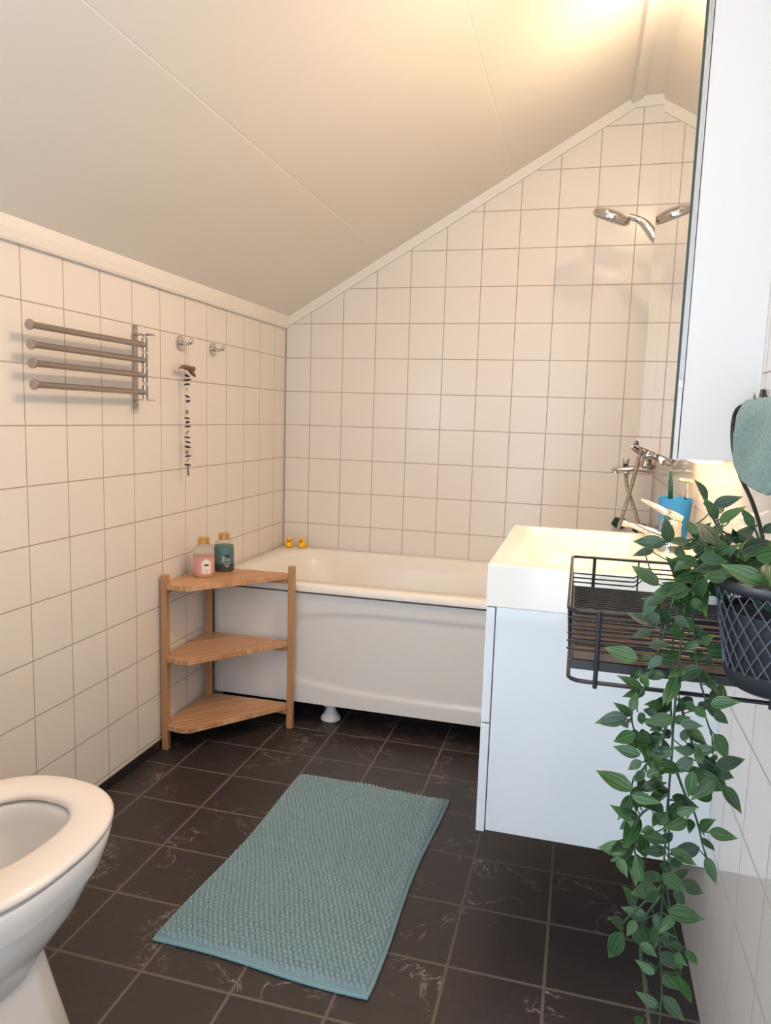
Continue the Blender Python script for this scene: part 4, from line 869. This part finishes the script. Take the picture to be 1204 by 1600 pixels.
LEAVES = """1.386,-2.336,0.831,1.357,-2.329,0.819;1.394,-2.323,0.816,1.396,-2.31,0.787;1.403,-2.328,0.787,1.378,-2.315,0.787;1.399,-2.381,0.805,1.388,-2.382,0.795;1.395,-2.312,0.744,1.366,-2.308,0.748;1.398,-2.315,0.735,1.385,-2.327,0.712;1.402,-2.348,0.728,1.375,-2.355,0.74;1.401,-2.342,0.721,1.388,-2.34,0.707;1.392,-2.382,0.769,1.417,-2.391,0.77;1.396,-2.362,0.697,1.368,-2.35,0.686;1.405,-2.326,0.67,1.407,-2.336,0.644;1.408,-2.323,0.61,1.394,-2.334,0.635;1.395,-2.337,0.591,1.379,-2.348,0.604;1.395,-2.383,0.617,1.384,-2.372,0.579;1.405,-2.367,0.621,1.398,-2.376,0.609;1.427,-2.309,0.585,1.401,-2.298,0.585;1.428,-2.361,0.657,1.406,-2.347,0.638;1.468,-2.343,0.829,1.484,-2.337,0.803;1.468,-2.368,0.807,1.496,-2.354,0.81;1.473,-2.331,0.788,1.495,-2.317,0.772;1.487,-2.316,0.76,1.506,-2.322,0.738;1.473,-2.356,0.784,1.452,-2.366,0.766;1.463,-2.372,0.739,1.472,-2.385,0.757;1.47,-2.36,0.73,1.496,-2.357,0.726;1.462,-2.383,0.739,1.474,-2.377,0.724;1.47,-2.358,0.702,1.48,-2.363,0.679;1.471,-2.322,0.69,1.443,-2.322,0.677;1.435,-2.359,0.703,1.459,-2.36,0.692;1.457,-2.33,0.723,1.455,-2.343,0.715;1.442,-2.31,0.738,1.465,-2.324,0.737;1.452,-2.327,0.651,1.476,-2.316,0.635;1.434,-2.382,0.648,1.468,-2.373,0.641;1.46,-2.356,0.595,1.472,-2.353,0.578;1.448,-2.382,0.602,1.457,-2.396,0.603;1.454,-2.369,0.574,1.47,-2.356,0.536;1.431,-2.368,0.592,1.455,-2.361,0.575;1.446,-2.313,0.53,1.466,-2.3,0.504;1.441,-2.357,0.534,1.461,-2.362,0.516;1.441,-2.344,0.509,1.419,-2.335,0.513;1.43,-2.375,0.572,1.412,-2.367,0.576;1.427,-2.323,0.548,1.435,-2.312,0.526;1.422,-2.38,0.524,1.421,-2.367,0.498;1.412,-2.376,0.602,1.427,-2.381,0.595;1.44,-2.337,0.6,1.446,-2.325,0.572;1.449,-2.358,0.605,1.455,-2.345,0.584;1.428,-2.342,0.617,1.441,-2.348,0.599;1.445,-2.359,0.629,1.432,-2.369,0.615;1.383,-2.377,0.693,1.392,-2.388,0.682;1.449,-2.331,0.747,1.436,-2.316,0.703;1.446,-2.371,0.744,1.424,-2.384,0.74;1.436,-2.309,0.685,1.414,-2.308,0.684;1.405,-2.353,0.761,1.426,-2.36,0.775;1.399,-2.338,0.755,1.407,-2.329,0.76;1.452,-2.349,0.802,1.433,-2.351,0.784;1.456,-2.379,0.81,1.453,-2.366,0.822;1.446,-2.381,0.823,1.427,-2.381,0.825;1.45,-2.32,0.822,1.465,-2.331,0.812;1.426,-2.328,0.814,1.408,-2.315,0.788;1.427,-2.336,0.795,1.423,-2.327,0.808;1.437,-2.375,0.753,1.454,-2.377,0.763;1.421,-2.372,0.734,1.428,-2.361,0.744;1.419,-2.361,0.721,1.406,-2.362,0.717;1.41,-2.308,0.688,1.419,-2.297,0.656;1.439,-2.31,0.674,1.415,-2.311,0.668;1.427,-2.346,0.678,1.44,-2.34,0.67;1.424,-2.347,0.663,1.41,-2.353,0.659;1.441,-2.353,0.685,1.45,-2.363,0.702;1.433,-2.355,0.663,1.417,-2.34,0.659;1.45,-2.311,0.64,1.465,-2.307,0.652;1.446,-2.346,0.655,1.455,-2.35,0.638;1.415,-2.376,0.654,1.424,-2.383,0.675;1.417,-2.324,0.591,1.427,-2.313,0.559;1.407,-2.356,0.609,1.418,-2.347,0.582;1.443,-2.325,0.704,1.431,-2.319,0.687;1.474,-2.333,0.806,1.469,-2.325,0.79;1.475,-2.356,0.796,1.486,-2.35,0.788;1.451,-2.362,0.795,1.449,-2.362,0.769;1.445,-2.325,0.809,1.45,-2.32,0.822;1.414,-2.361,0.834,1.402,-2.348,0.835;1.432,-2.334,0.832,1.447,-2.332,0.838;1.414,-2.382,0.805,1.405,-2.381,0.813;1.406,-2.364,0.788,1.398,-2.359,0.774;1.414,-2.348,0.778,1.428,-2.339,0.78;1.434,-2.334,0.757,1.417,-2.326,0.736;1.425,-2.357,0.745,1.419,-2.353,0.725;1.437,-2.328,0.723,1.455,-2.318,0.712;1.402,-2.357,0.985,1.38,-2.346,0.997;1.408,-2.318,0.965,1.398,-2.312,0.941;1.406,-2.31,0.928,1.382,-2.296,0.934;1.402,-2.344,0.931,1.386,-2.343,0.923;1.388,-2.371,0.907,1.359,-2.36,0.912;1.396,-2.313,0.882,1.385,-2.313,0.865;1.398,-2.331,0.86,1.374,-2.325,0.871;1.401,-2.328,0.858,1.38,-2.338,0.854;1.387,-2.324,0.827,1.357,-2.322,0.815;1.392,-2.333,0.819,1.398,-2.335,0.798;1.421,-2.336,0.881,1.398,-2.328,0.876;1.456,-2.335,0.916,1.485,-2.329,0.914;1.459,-2.381,0.873,1.481,-2.391,0.882;1.464,-2.35,0.856,1.48,-2.345,0.844;1.466,-2.367,0.839,1.479,-2.361,0.816;1.462,-2.336,0.882,1.469,-2.349,0.875;1.432,-2.348,0.986,1.41,-2.356,1.011;1.428,-2.379,0.987,1.397,-2.39,0.982;1.429,-2.359,0.969,1.41,-2.369,0.984;1.439,-2.368,0.981,1.445,-2.382,1.002;1.462,-2.348,0.975,1.452,-2.352,0.992;1.42,-2.337,0.988,1.432,-2.334,1.003;1.406,-2.365,0.963,1.415,-2.353,0.944;1.417,-2.383,0.958,1.43,-2.386,0.95;1.399,-2.362,0.92,1.419,-2.365,0.923;1.413,-2.374,0.939,1.431,-2.364,0.935;1.421,-2.355,0.906,1.402,-2.369,0.915;1.429,-2.337,0.908,1.412,-2.349,0.903;1.435,-2.342,0.918,1.45,-2.347,0.928;1.44,-2.339,0.903,1.458,-2.326,0.904;1.455,-2.322,0.906,1.466,-2.324,0.897;1.46,-2.322,0.888,1.472,-2.318,0.871;1.435,-2.355,0.896,1.419,-2.366,0.89;1.44,-2.338,0.895,1.461,-2.336,0.886;1.439,-2.311,0.87,1.428,-2.297,0.85;1.429,-2.337,0.873,1.421,-2.342,0.854;1.45,-2.316,0.854,1.432,-2.331,0.842;1.434,-2.375,0.871,1.443,-2.373,0.862;1.417,-2.337,0.848,1.4,-2.348,0.852;1.418,-2.336,0.84,1.405,-2.324,0.838;1.429,-2.355,0.844,1.402,-2.357,0.837;1.434,-2.366,0.845,1.453,-2.372,0.847;1.45,-2.31,0.817,1.468,-2.314,0.805;1.436,-2.311,0.815,1.432,-2.299,0.801;1.406,-2.338,0.805,1.424,-2.346,0.818;1.448,-2.309,0.796,1.463,-2.31,0.791;1.417,-2.352,0.835,1.406,-2.357,0.83;1.467,-2.309,0.85,1.461,-2.309,0.838;1.446,-2.362,0.864,1.457,-2.362,0.854;1.391,-2.374,0.855,1.395,-2.37,0.842;1.393,-2.35,0.882,1.401,-2.356,0.874;1.408,-2.324,0.89,1.4,-2.315,0.894;1.411,-2.382,0.917,1.399,-2.381,0.904;1.437,-2.362,0.939,1.431,-2.349,0.949;1.446,-2.324,0.936,1.452,-2.332,0.924;1.451,-2.363,0.93,1.458,-2.373,0.941;1.434,-2.309,0.935,1.424,-2.315,0.926;1.404,-2.337,0.952,1.407,-2.338,0.938;1.415,-2.335,0.965,1.396,-2.332,0.955;1.444,-2.327,1.07,1.43,-2.339,1.089;1.454,-2.326,1.064,1.477,-2.332,1.074;1.453,-2.343,1.053,1.439,-2.348,1.072;1.456,-2.361,1.049,1.476,-2.36,1.066;1.486,-2.348,1.048,1.473,-2.352,1.065;1.477,-2.327,1.026,1.496,-2.324,1.045;1.407,-2.38,1.033,1.401,-2.388,1.057;1.409,-2.349,1.025,1.381,-2.336,1.023;1.401,-2.316,1.011,1.382,-2.315,1.004;1.4,-2.382,0.987,1.378,-2.374,1.001;1.431,-2.351,0.986,1.41,-2.349,1.009;1.406,-2.33,0.967,1.396,-2.326,0.944;1.452,-2.347,0.994,1.471,-2.335,0.971;1.496,-2.354,1.007,1.477,-2.357,1.018;1.503,-2.319,1.003,1.493,-2.328,1.026;1.463,-2.361,1.024,1.447,-2.351,1.033;1.433,-2.378,1.04,1.424,-2.368,1.05;1.442,-2.331,1.033,1.452,-2.333,1.046;1.429,-2.362,1.028,1.41,-2.353,1.028;1.451,-2.315,1.024,1.432,-2.325,1.021;1.497,-2.347,1.043,1.505,-2.346,1.053;1.496,-2.346,1.028,1.507,-2.351,1.033;1.448,-2.371,1.041,1.456,-2.369,1.048;1.474,-2.322,1.03,1.469,-2.335,1.044;1.432,-2.366,1.051,1.437,-2.356,1.035;1.451,-2.324,1.011,1.443,-2.319,1.02;1.453,-2.381,1.02,1.464,-2.374,1.013;1.476,-2.31,1.003,1.468,-2.295,1.007;1.474,-2.33,1.014,1.483,-2.344,1.017;1.489,-2.32,1.002,1.474,-2.328,1.012;1.427,-2.335,1.011,1.415,-2.321,1.015;1.422,-2.33,1.016,1.431,-2.341,1.012;1.435,-2.361,1.022,1.422,-2.349,1.021;1.427,-2.372,1.01,1.418,-2.368,1.001;1.447,-2.352,1.002,1.439,-2.362,0.992;1.444,-2.336,0.98,1.433,-2.35,0.996;1.421,-2.375,0.984,1.404,-2.379,0.99;1.423,-2.378,0.992,1.408,-2.391,0.981;1.431,-2.34,0.982,1.428,-2.333,0.964;1.442,-2.317,0.976,1.451,-2.328,0.962;1.442,-2.351,0.994,1.451,-2.356,1.001;1.455,-2.338,1.016,1.467,-2.338,1.02;1.474,-2.313,0.994,1.462,-2.316,1.008;1.446,-2.379,1.018,1.441,-2.373,1.024;1.443,-2.372,0.998,1.451,-2.368,1.011;1.459,-2.345,1.056,1.456,-2.333,1.06;1.467,-2.341,1.05,1.463,-2.338,1.059;1.436,-2.363,0.976,1.443,-2.362,0.964"""
STEMS = """1.506,-2.349,0.997;1.476,-2.349,1.007;1.448,-2.349,1.016;1.435,-2.349,0.994;1.431,-2.349,0.954;1.43,-2.349,0.892;1.43,-2.349,0.837;1.431,-2.349,0.788;1.431,-2.349,0.738;1.432,-2.349,0.694;1.434,-2.349,0.642;1.435,-2.349,0.59;1.441,-2.349,0.538;1.442,-2.349,0.484|1.505,-2.326,0.992;1.474,-2.326,1.01;1.443,-2.326,1.011;1.431,-2.326,0.972;1.426,-2.326,0.92;1.427,-2.326,0.863;1.434,-2.326,0.807;1.435,-2.326,0.741;1.44,-2.326,0.674;1.44,-2.326,0.636|1.505,-2.337,0.998;1.465,-2.337,1.021;1.433,-2.337,1.005;1.421,-2.337,0.963;1.412,-2.337,0.914;1.403,-2.337,0.878;1.396,-2.337,0.859;1.39,-2.337,0.844;1.39,-2.337,0.83;1.393,-2.337,0.82;1.401,-2.337,0.81|1.425,-2.354,0.845;1.417,-2.354,0.816;1.404,-2.354,0.786;1.395,-2.354,0.774;1.393,-2.354,0.752|1.43,-2.349,0.759;1.417,-2.349,0.744;1.406,-2.349,0.732;1.401,-2.349,0.718;1.401,-2.349,0.696;1.404,-2.349,0.682;1.41,-2.349,0.664|1.501,-2.343,1.002;1.465,-2.343,1.009;1.44,-2.343,0.98;1.444,-2.343,0.927;1.452,-2.343,0.886;1.461,-2.343,0.86;1.459,-2.343,0.853;1.469,-2.343,0.826|1.436,-2.327,0.857;1.453,-2.327,0.81;1.464,-2.327,0.79;1.474,-2.327,0.777;1.484,-2.327,0.766|1.435,-2.352,0.79;1.448,-2.352,0.76;1.455,-2.352,0.749;1.462,-2.352,0.731;1.468,-2.352,0.71;1.473,-2.352,0.697|1.439,-2.328,0.645;1.449,-2.328,0.601;1.46,-2.328,0.565;1.462,-2.328,0.542|1.436,-2.331,0.646;1.415,-2.331,0.615;1.399,-2.331,0.592;1.397,-2.331,0.576|1.504,-2.356,1.002;1.46,-2.356,1.037;1.446,-2.356,1.061;1.439,-2.356,1.07|1.507,-2.33,0.997;1.483,-2.33,1.028;1.464,-2.33,1.039;1.454,-2.33,1.059|1.498,-2.356,1.004;1.443,-2.356,1.029;1.42,-2.356,1.027;1.404,-2.356,1.029;1.387,-2.356,1.018|1.498,-2.354,1.004;1.489,-2.354,1.045;1.48,-2.354,1.041|1.436,-2.333,0.636;1.419,-2.333,0.598;1.419,-2.333,0.551;1.428,-2.333,0.522;1.434,-2.333,0.484"""

LV = [tuple(map(float, q.split(','))) for q in LEAVES.split(';')]
SV = [[Vector(tuple(map(float, p.split(',')))) for p in s.split(';')] for s in STEMS.split('|')]
allp = []; gs = []
for s in SV:
    g = G(); s[0] = Vector((PC[0] + random.uniform(-.02, .02), PC[1] + random.uniform(-.02, .02), pz1 - .03)) if s[0].x > 1.455 else s[0]
    g.tube(s, [.0015, .0012, .0008], 7, sm=5); gs.append(g)
    allp += [(p, len(gs) - 1) for p in smooth_path(s, 6)]
for q in LV:
    b, t_ = Vector(q[:3]), Vector(q[3:]); leaf(b, t_)
    near_, gi = min(allp, key=lambda p: (p[0] - b).length)
    if (near_ - b).length < .05: gs[gi].tube([near_, (near_ + b) / 2 + Vector((0, 0, -.002)), b + (t_ - b) * .08], .0007, 5, sm=3)
# filler leaves that crowd the stems and the crown of the pot
for k_ in range(60):
    s = random.choice(SV[:7]); P_ = smooth_path(s, 6); p = random.choice(P_[6:])
    if p.z < .55 and random.random() < .45: continue
    a = random.uniform(0, 2 * PI); d = Vector((math.cos(a), random.uniform(-.7, .7), math.sin(a) * .8 - .35)).normalized()
    leaf(p + Vector((random.uniform(-.006, .006), random.uniform(-.03, .02), 0)), p + d * random.uniform(.022, .034) + Vector((0, random.uniform(-.02, .02), 0)))
for k_ in range(80):
    p = Vector((PC[0] + random.uniform(-.085, .05), PC[1] + random.uniform(-.05, .06), pz1 + random.uniform(-.004, .035)))
    a = random.uniform(0, 2 * PI); d = Vector((math.cos(a), math.sin(a) * .7, random.uniform(-.5, .6))).normalized()
    if p.x + d.x * .035 > 1.605: continue
    leaf(p, p + d * random.uniform(.024, .036))
fo = mesh_obj('foliage', plv, plf, M['leaf'], pt, smooth=True, uvs=pluv)
at_ = fo.data.attributes.new('tone', 'FLOAT', 'POINT'); at_.data.foreach_set('value', plt)
for g in gs: g.obj('stem', M['stem'], pt, smooth=True)
